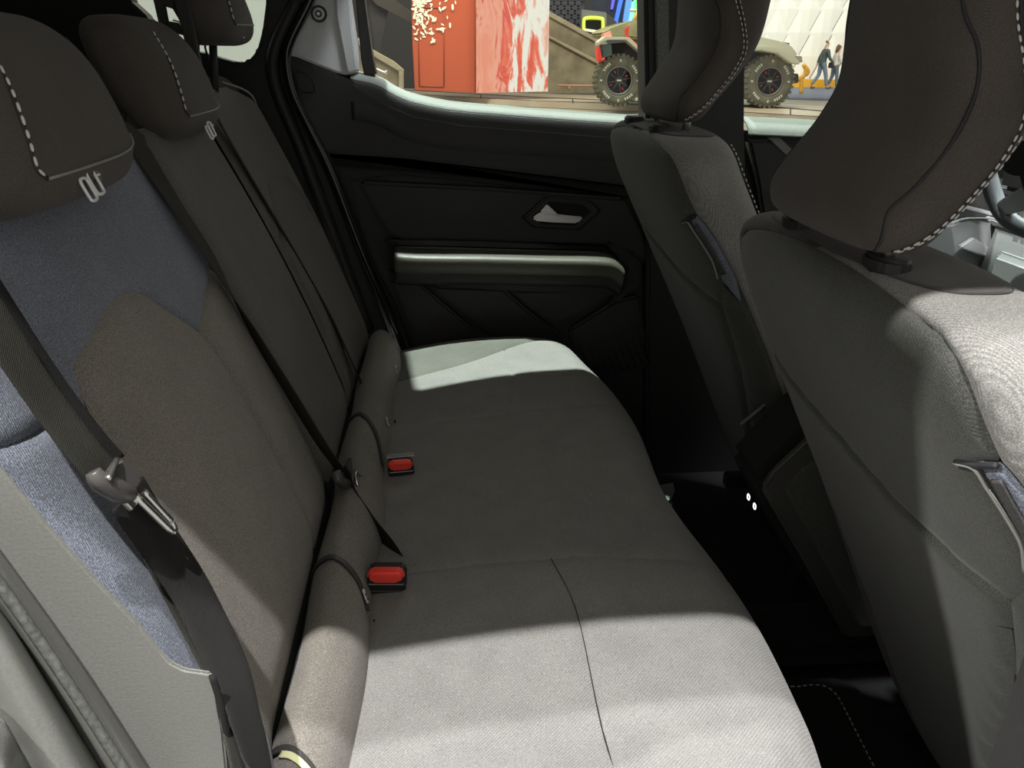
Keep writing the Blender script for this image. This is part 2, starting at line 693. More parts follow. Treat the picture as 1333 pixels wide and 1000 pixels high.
# door opening weatherstrip
tag(tube('trim_7', [at(u, v, 1.585) for u, v in [(420, -50), (404, 0), (379, 50), (373, 78), (380, 118), (402, 165), (431, 225), (472, 330), (500, 395), (530, 470)]], .009, M['gloss'], None, 10, 6), kind=S)
tag(tube('trim_8', [at(u, v, 1.60) for u, v in [(404, 0), (380, 52), (375, 80), (384, 118), (405, 165), (436, 225), (478, 330), (510, 395), (543, 470)]], .006, M['deep'], None, 8, 6), kind=S)
# far B pillar
tag(ydoor('trim_9', [(838, -60), (842, 170), (842, 620), (985, 620), (970, 172), (972, -60)], 1.60, .06, M['plastic'], None, .008), kind=S)
tag(ydoor('trim_10', [(852, -60), (856, 130), (872, 130), (870, -60)], 1.592, .012, M['jamb2'], None, .002), kind=S)
# white cloth-covered far windows: the panes
def pane(name, px, y):
    return tag(ydoor(name, px, y, .004, M['glass'], None, 0), kind=S)
pane('window_1', [(468, -70), (482, 112), (560, 138), (842, 170), (842, -70)], 1.685)
pane('window_2', [(968, -70), (968, 176), (1500, 190), (1500, -70)], 1.685)
q = prism('window_3', [(-1.34, 1.69, 1.20), (-.20, 1.69, 1.20), (-.20, 1.69, 1.48), (-1.34, 1.69, 1.48)], (0, .004, 0), M['glass'])
tag(q, kind=S)

# near body side: grey jamb trim with its ridges, close to the camera (bottom left of the view)
def strip_loft(name, rows, m_, parent=None, n=6):
    """rows = polylines of equal length across a strip; a smooth sheet through them"""
    R = [catmull(np.array(r), n) for r in rows]
    R = np.array(R)
    R = np.array([catmull(R[:, i], 5) for i in range(R.shape[1])])
    nu, nv = R.shape[0], R.shape[1]
    F = [(i*nv+j, (i+1)*nv+j, (i+1)*nv+j+1, i*nv+j+1) for i in range(nu-1) for j in range(nv-1)]
    o = pydata(name, R.reshape(-1, 3), F, m_, parent)
    md = o.modifiers.new('t', 'SOLIDIFY')
    md.thickness = .003
    return o
e0 = [at(u, v, .425) for u, v in [(-60, 530), (0, 610), (90, 715), (180, 812)]]
e1 = [at(u, v, .405) for u, v in [(-60, 552), (0, 632), (85, 738), (150, 822)]]
e2 = [at(u, v, .375) for u, v in [(-60, 625), (0, 690), (80, 800), (140, 890)]]
e3 = [at(u, v, .36) for u, v in [(-60, 640), (0, 705), (75, 812), (130, 900)]]
# inner plate
pl = [(-60, 532), (0, 612), (60, 684), (120, 752), (180, 815), (205, 846), (222, 864), (240, 873), (262, 876), (274, 878), (282, 905), (290, 950), (296, 1010), (298, 1060),
      (240, 1060), (186, 1000), (100, 872), (0, 738), (-60, 660)]
nj = tag(ydoor('trim_11', pl, .41, .004, M['jamb'], None, .0015), kind=S)
rows = []
for y, pts in ((.405, [(-60, 652), (0, 730), (98, 866), (185, 1000), (225, 1060)]),
               (.385, [(-60, 678), (0, 752), (90, 882), (170, 1000), (208, 1060)]),
               (.380, [(-60, 700), (0, 768), (82, 890), (152, 1000), (190, 1060)]),
               (.392, [(-60, 716), (0, 785), (76, 900), (138, 1000), (176, 1060)]),
               (.392, [(-60, 738), (0, 800), (70, 912), (124, 1000), (160, 1060)]),
               (.360, [(-60, 756), (0, 826), (62, 925), (104, 1000), (138, 1060)]),
               (.352, [(-60, 800), (0, 860), (50, 945), (78, 1000), (110, 1060)]),
               (.372, [(-60, 850), (0, 900), (36, 960), (52, 1000), (80, 1060)]),
               (.372, [(-60, 900), (0, 945), (20, 980), (30, 1000), (60, 1060)]),
               (.340, [(-60, 960), (-10, 1000), (0, 1015), (10, 1030), (30, 1060)])):
    rows.append([at(u, v, y-.0) for u, v in pts])
tag(strip_loft('trim_12', rows, M['jamb']), kind=S)
tag(tube('trim_13', [at(u, v, .402) for u, v in [(276, 880), (287, 915), (296, 960), (300, 1000), (302, 1060)]], .0022, M['deep'], None, 6, 6), kind=S)
tag(tube('trim_14', [at(u, v, .376) for u, v in [(-60, 690), (0, 762), (86, 886), (160, 1000), (198, 1060)]], .0032, M['jamb2'], None, 8, 6), kind=S)
# shaded plate to the right of the seam (wheel-arch cover running down)
tag(ydoor('trim_15', [(290, 905), (310, 960), (338, 1010), (352, 1060), (300, 1060), (298, 1000), (292, 950)], .43, .01, M['jamb'], None, .002), kind=S)
# closed near front door and its pillar, beside the camera
tag(box('door_1', (.60, .35, .35), (1.6, .40, 1.08), M['plastic'], None, .01), kind=S)
tag(box('trim_16', (.44, .34, .33), (.60, .40, 1.56), M['plastic'], None, .01), kind=S)
tag(box('shade_block', (.385, .35, .33), (.60, .40, .88), M['plastic'], None, .008), kind=S)  # unseen block added to shade the near seat's lower side
tag(box('trim_17', (-.42, .36, .26), (.44, .42, .36), M['plastic'], None, .01), kind=S)
# rear pillar shape behind the near headrests
tag(ydoor('trim_18', [(-260, -100), (148, -100), (168, 0), (192, 22), (212, 60), (212, 112), (-260, 112)], 1.62, .04, M['plastic'], None, .004), kind=S)
# near rear body side out of view (raised to block light)
tag(box('wall_near', (-1.35, .34, .35), (-.42, .40, 1.55), M['plastic']), kind=S)

# ================================================================== REAR BENCH
bench = empty('rear_bench_seat', (.1, .985, .47), 'rear bench seat in grey twill cloth with red-buttoned buckles, in front of the far door', 'seat')


def cushion_map(s, y):
    """s = metres forward from the crease, y across the car"""
    s = np.asarray(s, float)
    y = np.asarray(y, float)
    dome = .014*np.exp(-((y-.655)/.15)**2)+.014*np.exp(-((y-1.315)/.15)**2)*0+.010*np.exp(-((y-1.30)/.15)**2)
    edge = .024*(np.exp(-((y-.44)/.055)**2)+np.exp(-((y-1.535)/.065)**2))
    shape = np.clip(np.sin(np.clip((s+.02)/.40, 0, 1)*math.pi), 0, 1)**.7
    top = .668+.012*np.clip(s/.25, 0, 1)+(dome-.010*0)*shape+edge*shape
    # outer ends roll off
    far = np.clip((y-1.50)/.07, 0, 1)
    near = np.clip((.455-y)/.05, 0, 1)
    top = top-.05*(1-np.sqrt(np.maximum(0, 1-far**2)))-.05*(1-np.sqrt(np.maximum(0, 1-near**2)))
    # plan view: front edge curves back at the outer ends
    back = .055*np.clip((y-1.30)/.26, 0, 1)**2.2+.035*np.clip((.56-y)/.14, 0, 1)**2+.006*np.cos((y-.985)*14)
    r = .075
    back = back-.022*np.exp(-((y-.60)/.20)**2)
    sf = .345-back                      # where the roll starts
    x = np.where(s < sf, s, sf)
    th = np.clip((s-sf)/r, 0, 1.9)
    x = x+r*np.sin(np.minimum(th, 1.57))-np.where(th > 1.57, (th-1.57)*.02, 0)
    z = top-r*(1-np.cos(np.minimum(th, 1.57)))-np.clip(s-sf-r*1.57, 0, 1)
    return np.stack([x-.086, y, z], -1)


cush = grid('seat_cushion', np.linspace(.42, 1.56, 60), np.linspace(0, .62, 50),
            lambda y, s: cushion_map(s, y)-np.array([0, 0, .009]), M['core'], bench, flip=True)
md = cush.modifiers.new('t', 'SOLIDIFY')
md.thickness = .05
md.offset = -1


def cpanel(name, outline, m_=None, **k):
    return panel(name, outline, cushion_map, m_ or M['seat'], cush, res=.0065, **k)


near_seam = [(.0, .775), (.07, .779), (.16, .780), (.26, .776), (.36, .770), (.46, .768), (.60, .765)]
far_seam = [(.0, 1.175), (.07, 1.180), (.16, 1.188), (.26, 1.205), (.36, 1.222), (.46, 1.230), (.60, 1.232)]
far_roll = [(.0, 1.365), (.06, 1.395), (.12, 1.425), (.20, 1.47), (.27, 1.505), (.32, 1.53)]
ns = np.array([(s, y) for s, y in near_seam])
fs = np.array([(s, y) for s, y in far_seam])
def cut(line, a, b):
    line = catmull(line, 8)
    k = (line[:, 0] >= a-1e-6) & (line[:, 0] <= b+1e-6)
    yi = lambda s: np.interp(s, line[:, 0], line[:, 1])
    return [(a, yi(a))]+[tuple(p) for p in line[k] if a+.004 < p[0] < b-.004]+[(b, yi(b))]
XS = .222
xn = [(XS-.005, .42), (XS-.002, .55), (XS, .68), (XS-.012, .779)]
# near seat: rear and front panels
cpanel('cushion_panel', [(0, .42)]+xn+cut(ns, 0, XS-.012)[::-1][1:], D=.0025)
cpanel('cushion_panel', xn+cut(ns, XS-.012, .60)[1:]+[(.60, .42)], D=.0025)
# middle seat
cpanel('cushion_panel', cut(ns, 0, .60)+cut(fs, 0, .60)[::-1], D=.0025, W=.012)
# far seat
fr_ = catmull(far_roll, 6)
XF = .212
yf = float(np.interp(XF, fr_[:, 0], fr_[:, 1]))
lo_ = [tuple(p) for p in fr_ if p[0] < XF-.003]
hi_ = [tuple(p) for p in fr_ if p[0] > XF+.003]
cpanel('cushion_panel', cut(fs, 0, XF-.01)+[(XF, 1.30), (XF+.006, 1.38), (XF, yf)]+lo_[::-1], D=.0025)
cpanel('cushion_panel', cut(fs, XF-.01, .60)+[(.60, 1.56), (.40, 1.56)]+hi_[::-1]+[(XF, yf), (XF+.006, 1.38), (XF, 1.30)], D=.0025)
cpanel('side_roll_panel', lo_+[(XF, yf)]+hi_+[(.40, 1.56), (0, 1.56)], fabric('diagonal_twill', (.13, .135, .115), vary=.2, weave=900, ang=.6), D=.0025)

for L_ in (xn, near_seam, [(XF-.01, 1.205), (XF, 1.30), (XF+.006, 1.38), (XF, yf)], far_seam, far_roll):
    thick = .0012 if L_ in (xn,) else .0008
    if thick < .001:
        continue
    P, n = on_surf(cushion_map, catmull(np.array(L_), 4), -.0026)
    tube('seam', P, .0008, M['core'], cush, 5, 1)
# lower roll between cushion and backrest
def roll_map(s, y):
    T = [(0, -.150, .672), (.03, -.140, .705), (.06, -.118, .722), (.09, -.094, .706), (.12, -.082, .675), (.14, -.080, .650)]
    r = interp_table(T, s)
    y = np.asarray(y, float)
    k = 1-.5*np.clip((y-1.40)/.14, 0, 1)**2
    wob = .003*np.sin(y*23)+.002*np.sin(y*9+1)
    cen = -.118
    lift = .012*np.exp(-((y-1.44)/.07)**2)
    return np.stack([r[..., 0]+wob, y, .672+(r[..., 1]-.672)*(.9+.1*k)+wob+lift*np.sin(np.clip(np.asarray(s)/.14, 0, 1)*math.pi)], -1)


roll = grid('lower_roll', np.linspace(.38, 1.50, 60), np.linspace(0, .14, 16), lambda y, s: roll_map(s, y)-np.array([0.003, 0, .006]), M['core'], bench, flip=True)
def zipcurve(y0, y1):
    t = np.linspace(0, 1, 12)
    return [(.01+.105*a, y0+(y1-y0)*(a**2.0)) for a in t]
zc = [zipcurve(.500, .435), zipcurve(.755, .700), zipcurve(1.135, 1.035), zipcurve(1.40, 1.20)]
def rpanel(a, b):
    A = [(0, a[0][1])]+a+[(.14, a[-1][1]-.006)]
    B = [(0, b[0][1])]+b+[(.14, b[-1][1]-.006)]
    return panel('roll_cover', A+B[::-1], roll_map, M['seat_brown'], roll, res=.006, D=.003, W=.008)
zl = [(0.01, .38), (.115, .38)]
rpanel([(.01, .38), (.115, .38)], zc[0])
rpanel(zc[0], zc[1])
rpanel(zc[1], zc[2])
rpanel(zc[2], [(.01, 1.50), (.115, 1.50)])
zipm = grained('zip_teeth', (.02, .02, .02), (.09, .085, .08), 1500, .5, .6)
for i, z_ in enumerate(zc[:3]):
    P, n = on_surf(roll_map, z_, .0012)
    ribbon('zip', P, n, .007, .002, zipm, roll, 4)
    if i == 0:
        P2, n2 = on_surf(roll_map, [(s, y-.006) for s, y in z_[4:9]], .002)
        ribbon('zip_tape', P2, n2, .006, .0015, M['paleled'], roll, 3)
# zip pullers
for (s, y, mm) in ((.02, .500, 'jamb'), (.128, .692, 'plastic'), (.128, 1.192, 'plastic')):
    P, n = on_surf(roll_map, [(s, y), (s+.01, y)], .004)
    t = P[1]-P[0]
    t /= np.linalg.norm(t)
    side = np.cross(t, n[0])
    hexs = [(.5, 0), (.3, .4), (-.2, .5), (-.5, .2), (-.5, -.2), (-.2, -.5), (.3, -.4)]
    pu = frame_box('zip_pull', P[0], t+side*.7, side-t*.7, n[0], .017, .010, .003, M['plastic'] if mm == 'plastic' else M['jamb2'], roll, .001, 2, hexs)
# small child-seat anchor tags
def iso_tag(s, y, size=.017, rot=.3):
    P, n = on_surf(roll_map, [(s, y), (s+.01, y)], .0022)
    t = P[1]-P[0]
    t /= np.linalg.norm(t)
    sd_ = np.cross(t, n[0])
    a = t*math.cos(rot)+sd_*math.sin(rot)
    b = -t*math.sin(rot)+sd_*math.cos(rot)
    rh = [(.5, -.34), (.5, .22), (.36, .36), (-.5, .34), (-.5, -.22), (-.36, -.36)]
    o = frame_box('anchor_tag', P[0], a, b, n[0], size*1.15, size*.8, .0014, M['white'], roll, .0005, 1, rh)
    c = P[0]+n[0]*.0009
    parts = [frame_box('s', c+a*size*.12+b*size*.02, a, b, n[0], size*.55, size*.09, .0006, M['tagink'], roll, 0),
             frame_box('s', c-a*size*.18+b*size*.10, a, b, n[0], size*.09, size*.34, .0006, M['tagink'], roll, 0),
             frame_box('s', c+a*size*.33-b*size*.12, a, b, n[0], size*.14, size*.14, .0006, M['tagink'], roll, 0)]
    join([o]+parts, 'anchor_tag')
iso_tag(.098, .455)
iso_tag(.104, .710, .014)
iso_tag(.104, 1.145, .013)
iso_tag(.110, 1.375, .013)


# backrest: one core per split section, cloth panels in (y, z)
def back_map(y, z):
    y = np.asarray(y, float)
    z = np.asarray(z, float)
    zz = np.clip((z-.70)/.46, 0, 1)
    bul = .010*np.sin(zz*math.pi)
    # side bolsters stand a little proud of the padded middles
    for c in (.655, 1.315):
        bul = bul+.008*np.exp(-((y-c)/.10)**2)*np.sin(zz*math.pi)
    bul = bul+.012*np.exp(-((y-.47)/.04)**2)+.010*np.exp(-((y-1.50)/.05)**2)-.006*np.exp(-((y-.935)/.02)**2)
    # curl back at the outer ends, top and foot
    e1_ = np.clip((y-1.50)/.06, 0, 1)
    e0_ = np.clip((.46-y)/.05, 0, 1)
    et = np.clip((z-1.14)/.05, 0, 1)
    bul = bul-.06*(1-np.sqrt(np.maximum(0, 1-e1_**2)))-.06*(1-np.sqrt(np.maximum(0, 1-e0_**2)))-.05*(1-np.sqrt(np.maximum(0, 1-et**2)))
    ft = np.clip((.74-z)/.06, 0, 1)
    bul = bul-.018*ft**2
    return np.stack([bkx(z)+bul, y, z], -1)


def sect(label, y0, y1, z1, rn, rf):
    """section core: rounded slab outline in (y, z)"""
    O = []
    for (cy, cz, r, a0) in ((y1-rf, z1-rf, rf, 0), (y0+rn, z1-rn, rn, 90)):
        for a in np.linspace(a0, a0+90, 8):
            O.append((cy+r*math.cos(math.radians(a)), cz+r*math.sin(math.radians(a))))
    O = [(y1, .67)]+O+[(y0, .67)]
    P = [(bkx(z)-.012, y, z) for y, z in O]
    o = prism('backrest', P, (-.09, 0, -.036), M['core'], bench, .012)
    return o, O


A = [(.50, .685), (.505, .80), (.52, .93), (.548, 1.003), (.560, 1.020), (.640, 1.037), (.665, 1.0395), (.700, 1.037), (.722, 1.026), (.785, .972), (.796, .955), (.801, .90), (.802, .80), (.797, .685)]
A_top = A[2:11]
bn, _ = sect('n', .425, .925, 1.175, .05, .03)
bp = lambda nm, o_, m_, par, **k: panel(nm, o_, back_map, m_, par, res=.007, **k)
bp('centre_panel', A, M['seat_brown'], bn, D=.004, W=.014)
bp('upper_panel', [(.43, 1.015), (.49, 1.01), (.530, .970)]+A[3:10]+[(.790, .968), (.925, 1.005), (.928, 1.10), (.925, 1.17), (.43, 1.17)], M['denim'], bn, D=.004, W=.010)
bp('side_panel', [(.790, .968)]+A[10:]+[(.905, .685), (.925, .72), (.932, .85), (.925, 1.005)], M['seat_brown'], bn, D=.005, W=.016)
bp('bolster_panel', [(.43, 1.015), (.49, 1.01), (.530, .970), (.52, .93), (.505, .80), (.50, .685), (.415, .685), (.415, .9)], M['denim'], bn, D=.005, W=.014)
bc, _ = sect('c', .94, 1.195, 1.165, .03, .03)
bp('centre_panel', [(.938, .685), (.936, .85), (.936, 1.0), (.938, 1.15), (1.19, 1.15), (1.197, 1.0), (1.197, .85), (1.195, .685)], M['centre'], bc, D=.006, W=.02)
bf, _ = sect('f', 1.205, 1.555, 1.19, .03, .10)
mir = lambda L_: [(2.02-y, z) for y, z in L_]
Am = mir(A)
edge_f = [(1.54, .685), (1.56, .80), (1.575, .95), (1.57, 1.03), (1.545, 1.10), (1.50, 1.155), (1.44, 1.178), (1.36, 1.183), (1.205, 1.178)]
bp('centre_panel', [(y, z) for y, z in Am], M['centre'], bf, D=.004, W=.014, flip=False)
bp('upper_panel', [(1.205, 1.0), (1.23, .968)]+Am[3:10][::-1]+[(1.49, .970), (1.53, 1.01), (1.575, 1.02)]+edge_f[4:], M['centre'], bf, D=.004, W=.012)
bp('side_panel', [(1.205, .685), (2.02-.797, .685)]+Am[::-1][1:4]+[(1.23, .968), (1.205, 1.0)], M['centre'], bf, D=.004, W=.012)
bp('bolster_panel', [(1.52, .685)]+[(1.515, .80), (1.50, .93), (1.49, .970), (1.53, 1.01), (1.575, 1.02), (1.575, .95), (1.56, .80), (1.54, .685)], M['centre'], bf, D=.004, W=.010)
P, n = on_surf(back_map, [(1.565, .80), (1.577, .95), (1.573, 1.03), (1.548, 1.10), (1.503, 1.155), (1.44, 1.178), (1.36, 1.183), (1.25, 1.181)], .002)
tube('backlit_edge', P, .0018, M['thread2'], bf, 6, 5)  # pale line along the edge, back light put into its colour


# headrests
def body_map(T, yc, n_exp=3.0, scale_u=.1):
    """closed body: table rows (b, z, x centre, half depth, half width); u runs around, b upwards"""
    def f(u, b):
        r = interp_table(T, b)
        a = np.asarray(u, float)/scale_u
        c, s = np.cos(a), np.sin(a)
        k = (np.abs(c)**n_exp+np.abs(s)**n_exp)**(-1/n_exp)
        return np.stack([r[..., 1]+r[..., 2]*k*c, yc+r[..., 3]*k*s, r[..., 0]], -1)
    return f


def shaped(T, yc, name, m_, parent, nexp=3.0, ku=64, kb=44, scale_u=.1):
    f = body_map(T, yc, nexp, scale_u)
    U = np.linspace(0, 2*math.pi*scale_u, ku, endpoint=False)
    B = np.linspace(T[0][0], T[-1][0], kb)
    o = grid(name, U, B, f, m_, parent, closed_u=True)
    return o, f


def rear_headrest(yc, z0, xc, w=.115, thread_pts=True):
    """cushion-shaped headrest, front facing forward (+x)"""
    T = [(0, 0, 0, .004, .03), (.012, .0, .0, .022, .085), (.03, .008, .004, .036, .105), (.055, .028, .004, .042, .118), (.09, .06, -.007, .046, .120),
         (.125, .096, -.021, .045, .118), (.155, .120, -.033, .037, .108), (.176, .133, -.040, .022, .08), (.184, .136, -.043, .004, .03)]
    T = [(b, z+z0, x+xc, d, ww-.118+w) for b, z, x, d, ww in T]
    h, f = shaped(T, yc, 'headrest', M['headrest'], bench)
    # front face seam: near run of stitches, foot run of fine piping
    L = [(-.046, .15), (-.058, .114), (-.066, .083), (-.070, .063), (-.064, .054)]
    P_, n_ = on_surf(f, L, .0)
    tube('seam', P_, .0016, M['piping'], h, 6, 6)
    P_, n_ = on_surf(f, L, .0016)
    stitches('stitching', catmull(P_, 8), M['thread'], h, .006, .003, .0011)
    P_, n_ = on_surf(f, [(-.064, .054), (-.012, .055), (.04, .056), (.074, .059), (.086, .068)], .0006)
    tube('piping', P_, .0011, M['thread2'], h, 6, 6)
    P_, n_ = on_surf(f, [(.086, .068), (.092, .09), (.094, .12), (.085, .15)], .0002)
    tube('seam', P_, .0011, M['piping'], h, 6, 6)
    return h, f


def tag_loops(p, parent, s=1.0):
    """little printed tag with two loops and a plate under a headrest"""
    p = np.array(p)
    yv = np.array([0, 1, 0])
    zv = np.array([-BS, 0, 1])/math.hypot(BS, 1)
    nv = np.cross(yv, zv)
    out = []
    for k, (dy, hh, ww) in enumerate(((-.022, .021, .015), (-.001, .023, .017))):
        c = p+yv*dy*s+zv*k*.004*s
        loop = [c+yv*ww*.5*s*a+zv*hh*.5*s*b for a, b in ((-1, -.6), (-.7, -1), (.7, -1), (1, -.6), (1, .6), (.7, 1), (-.7, 1), (-1, .6))]
        out.append(tube('loop_tag', loop, .0016*s, M['white'], parent, 6, 3, 1, True))
    c = p+yv*.012*s+zv*.009*s
    out.append(frame_box('plate', c, yv, zv, nv, .011*s, .013*s, .002*s, M['jamb2'], parent, .0006, 1))
    out.append(frame_box('bar', c+nv*.0015*s, yv, zv, nv, .007*s, .002*s, .001*s, M['white'], parent, 0))
    return join(out, 'loop_tag')


h1, f1 = rear_headrest(.662, 1.12, -.304, .124)
tag_loops(atb(127, 242, .060), h1, .78)
h2, f2 = rear_headrest(1.078, 1.13, -.326, .105)
tag_loops(atb(277, 171, .048), h2, .72)
h3, f3 = rear_headrest(1.325, 1.235, -.318, .092)
tag_loops(np.array(at(317, 43, 1.32)), h3, .6)
for yy in (1.27, 1.37):
    tube('headrest_post', [(-.345, yy, 1.14), (-.335, yy, 1.26)], .006, M['plastic'], h3, 10, 1)
# loop strap and black guide frame beside the raised headrest
tube('release_strap', [at(u, v, 1.50) for u, v in [(276, 92), (271, 75), (267, 60), (271, 51), (277, 57), (280, 72), (284, 92)]], .0035, M['rubber'], bf, 8, 6, .5)
gf = empty('belt_guide_frame', tuple(at(215, 40, 1.20)), 'black upright frame standing between the middle and the raised far rear headrest', 'frame')
for px in ([(186, -60), (199, 0), (216, 75), (226, 75), (212, 0), (200, -60)], [(208, -60), (226, 0), (246, 78), (262, 90), (243, 0), (228, -60)]):
    ydoor('upright', px, 1.20, .012, M['plastic'], gf, .002)
ydoor('crossbar', [(196, -10), (200, 4), (226, 12), (223, -8)], 1.202, .012, M['plastic'], gf, .002)
ydoor('crossbar', [(210, 26), (213, 40), (238, 46), (233, 30)], 1.202, .012, M['plastic'], gf, .002)

# ================================================================== SEAT BELTS
nb = np.array([1, -.35, .45])
nb /= np.linalg.norm(nb)
belt1 = empty('seat_belt', tuple(atb(150, 640, .05)), 'black near seat belt with a tongue and bright blade, hanging over the near backrest', 'seat belt', 'rear seat belts')
up_path = [(-70, 320, .06), (0, 432, .055), (60, 522, .05), (110, 588, .05), (140, 622, .05)]
ribbon('webbing', [atb(u, v, o) for u, v, o in up_path], [nb]*5, .024, .0024, M['webbing2'], belt1)
ribbon('webbing', [atb(u+13, v-17, o-.012) for u, v, o in up_path], [nb]*5, .018, .002, M['webbing'], belt1)
ribbon('webbing', [atb(u, v, o) for u, v, o in [(166, 642, .052), (184, 670, .05), (216, 718, .045), (254, 778, .045), (297, 870, .055), (322, 945, .066), (338, 1010, .075), (348, 1060, .085)]], [nb, nb, nb, nb, (.9, -.5, .3), (.9, -.5, .2), (.9, -.5, .2), (.9, -.5, .2)], .035, .0016, M['webbing'], belt1)
ribbon('webbing', [atb(u, v, o) for u, v, o in [(160, 640, .040), (196, 722, .030), (238, 802, .028), (276, 880, .036), (300, 960, .050), (318, 1040, .062)]], [nb]*6, .014, .0016, M['webbing2'], belt1)
# tongue
tdir = atb(228, 690, .05)-atb(160, 615, .05)
tdir /= np.linalg.norm(tdir)
tw = np.cross(tdir, nb)
tw /= np.linalg.norm(tw)
tn = np.cross(tw, tdir)
tongue = tube('tongue', [atb(u, v, .062) for u, v in [(121, 614), (128, 624), (142, 633), (156, 640), (168, 643)]], .0052, M['tonguep'], belt1, 12, 6, 1.0, rfun=lambda t: .85+.5*math.sin(t*math.pi*.8))
c = atb(160, 622, .064)
frame_box('tongue_head', c, tw, tdir, tn, .018, .022, .008, M['tonguep'], tongue, .003, 3, [(-.5, -.35), (-.3, -.5), (.35, -.5), (.5, -.3), (.5, .4), (.3, .5), (-.3, .5), (-.5, .3)])
tube('tongue_rib', [atb(u, v, .069) for u, v in [(152, 598), (146, 612), (141, 624)]], .0018, M['satin'], tongue, 6, 4)
for k, (p0, p1) in enumerate((((175, 645), (224, 693)), ((186, 640), (222, 679)))):
    tube('tongue_blade', [atb(p0[0], p0[1], .06), atb((p0[0]+p1[0])/2, (p0[1]+p1[1])/2, .06), atb(p1[0], p1[1], .06)], .0026, M['chrome'], tongue, 8, 4)
frame_box('tongue_blade', atb(170, 650, .057), tw, tdir, tn, .012, .010, .004, M['chrome'], tongue, .001)
tube('tongue_blade', [atb(224, 693, .06), atb(227, 688, .06), atb(222, 679, .06)], .0024, M['chrome'], tongue, 8, 4)

belt2 = empty('seat_belt', tuple(atb(440, 610, .03)), 'slim dark seat belt slanting from near the middle headrest to a chrome tongue', 'seat belt', 'rear seat belts')
n2 = np.array([.75, -.75, .3])
ribbon('webbing', [atb(u, v, o) for u, v, o in [(172, 165, .004), (184, 196, .008), (228, 265, .014), (277, 340, .018), (325, 424, .016), (380, 515, .018), (420, 580, .022), (448, 618, .026)]],
       [(1, -.2, .4), (1, -.2, .4), (1, .0, .4), (1, .1, .4), (.8, .5, .3), (.7, .6, .3), (.7, .6, .3), (.7, .6, .3)], .036, .0015, M['webbing2'], belt2)
ribbon('webbing', [atb(u, v, o) for u, v, o in [(445, 614, .028), (458, 638, .034), (480, 672, .048), (500, 702, .060), (522, 738, .070)]], [(.2, .8, .5)]*5, .040, .0015, M['webbing'], belt2)
t2 = tube('tongue', [atb(u, v, .034) for u, v in [(437, 614), (441, 625), (450, 630), (460, 632)]], .0065, M['tonguep'], belt2, 12, 6)
frame_box('tongue_head', atb(452, 614, .034), (.3, .8, .3), (0, -.3, -1), (1, -.2, .3), .020, .024, .008, M['tonguep'], t2, .002)
# chrome blade: a slotted frame
bl = [atb(u, v, .045) for u, v in [(463, 615), (470, 619), (486, 640), (481, 639), (466, 633)]]
tube('tongue_blade', bl, .0022, M['chrome'], t2, 6, 3, 1, True)
ribbon('tongue_blade', [atb(465, 634, .044), atb(485, 642, .046)], [(1, -.3, .5)]*2, .006, .002, M['satin'], t2)

belt3 = empty('seat_belt', tuple(atb(410, 380, .01)), 'dark seat belt lying flat down the join beside the far backrest', 'seat belt', 'rear seat belts')
ribbon('webbing', [atb(u, v, o) for u, v, o in [(281, 150, .012), (306, 195, .012), (350, 270, .014), (392, 340, .014), (430, 410, .014), (462, 480, .014), (474, 505, .010)]],
       [(1, .2, .4)]*7, .030, .0015, M['webbing'], belt3)


def buckle(uv, z, s, label, group, yaw_=0.0, shroud=True):
    c = atz(uv[0], uv[1], z)
    t = empty('belt_buckle', tuple(c), label, 'buckle', group)
    ax = np.array([math.cos(yaw_), math.sin(yaw_), 0])              # across
    up_ = np.array([.55*-math.sin(yaw_), -.28, 1.0])
    up_ /= np.linalg.norm(up_)
    fr = np.cross(ax, up_)
    fr /= np.linalg.norm(fr)                                        # towards the viewer
    rr = [(-.5, -.4), (-.42, -.5), (.42, -.5), (.5, -.4), (.5, .38), (.40, .5), (-.40, .5), (-.5, .38)]
    frame_box('housing', c-up_*.022*s, ax, up_, fr, .043*s, .058*s, .022*s, M['plastic'], t, .003*s, 3, rr)
    bt = [(-.5, .25), (-.36, .5), (.36, .5), (.5, .25), (.5, -.15), (.30, -.5), (-.30, -.5), (-.5, -.15)]
    frame_box('release_button', c+up_*.006*s+fr*.0085*s, ax, up_, fr, .041*s, .019*s, .012*s, M['red'], t, .003*s, 3, bt)
    frame_box('slot_lip', c-up_*.008*s+fr*.010*s, ax, up_, fr, .040*s, .0016*s, .003*s, M['satin'], t, .0004)
    frame_box('slot_lip', c-up_*.020*s+fr*.010*s, ax, up_, fr, .038*s, .0012*s, .003*s, M['jamb2'], t, .0004)
    return t


buckle((504, 745), .698, .98, 'red-buttoned black belt buckle standing up from the crease beside the sunlit near cushion', 'rear belt buckles', -.08)
b2_ = buckle((521, 604), .686, .86, 'far red belt buckle sunk into the middle cushion near the chrome belt tongue', 'rear belt buckles', .12)
c = atz(521, 593, .690)
frame_box('cover_edge', c, (1, .12, 0), (-.12, 1, 0), (0, 0, 1), .040, .012, .003, M['satin'], b2_, .001)
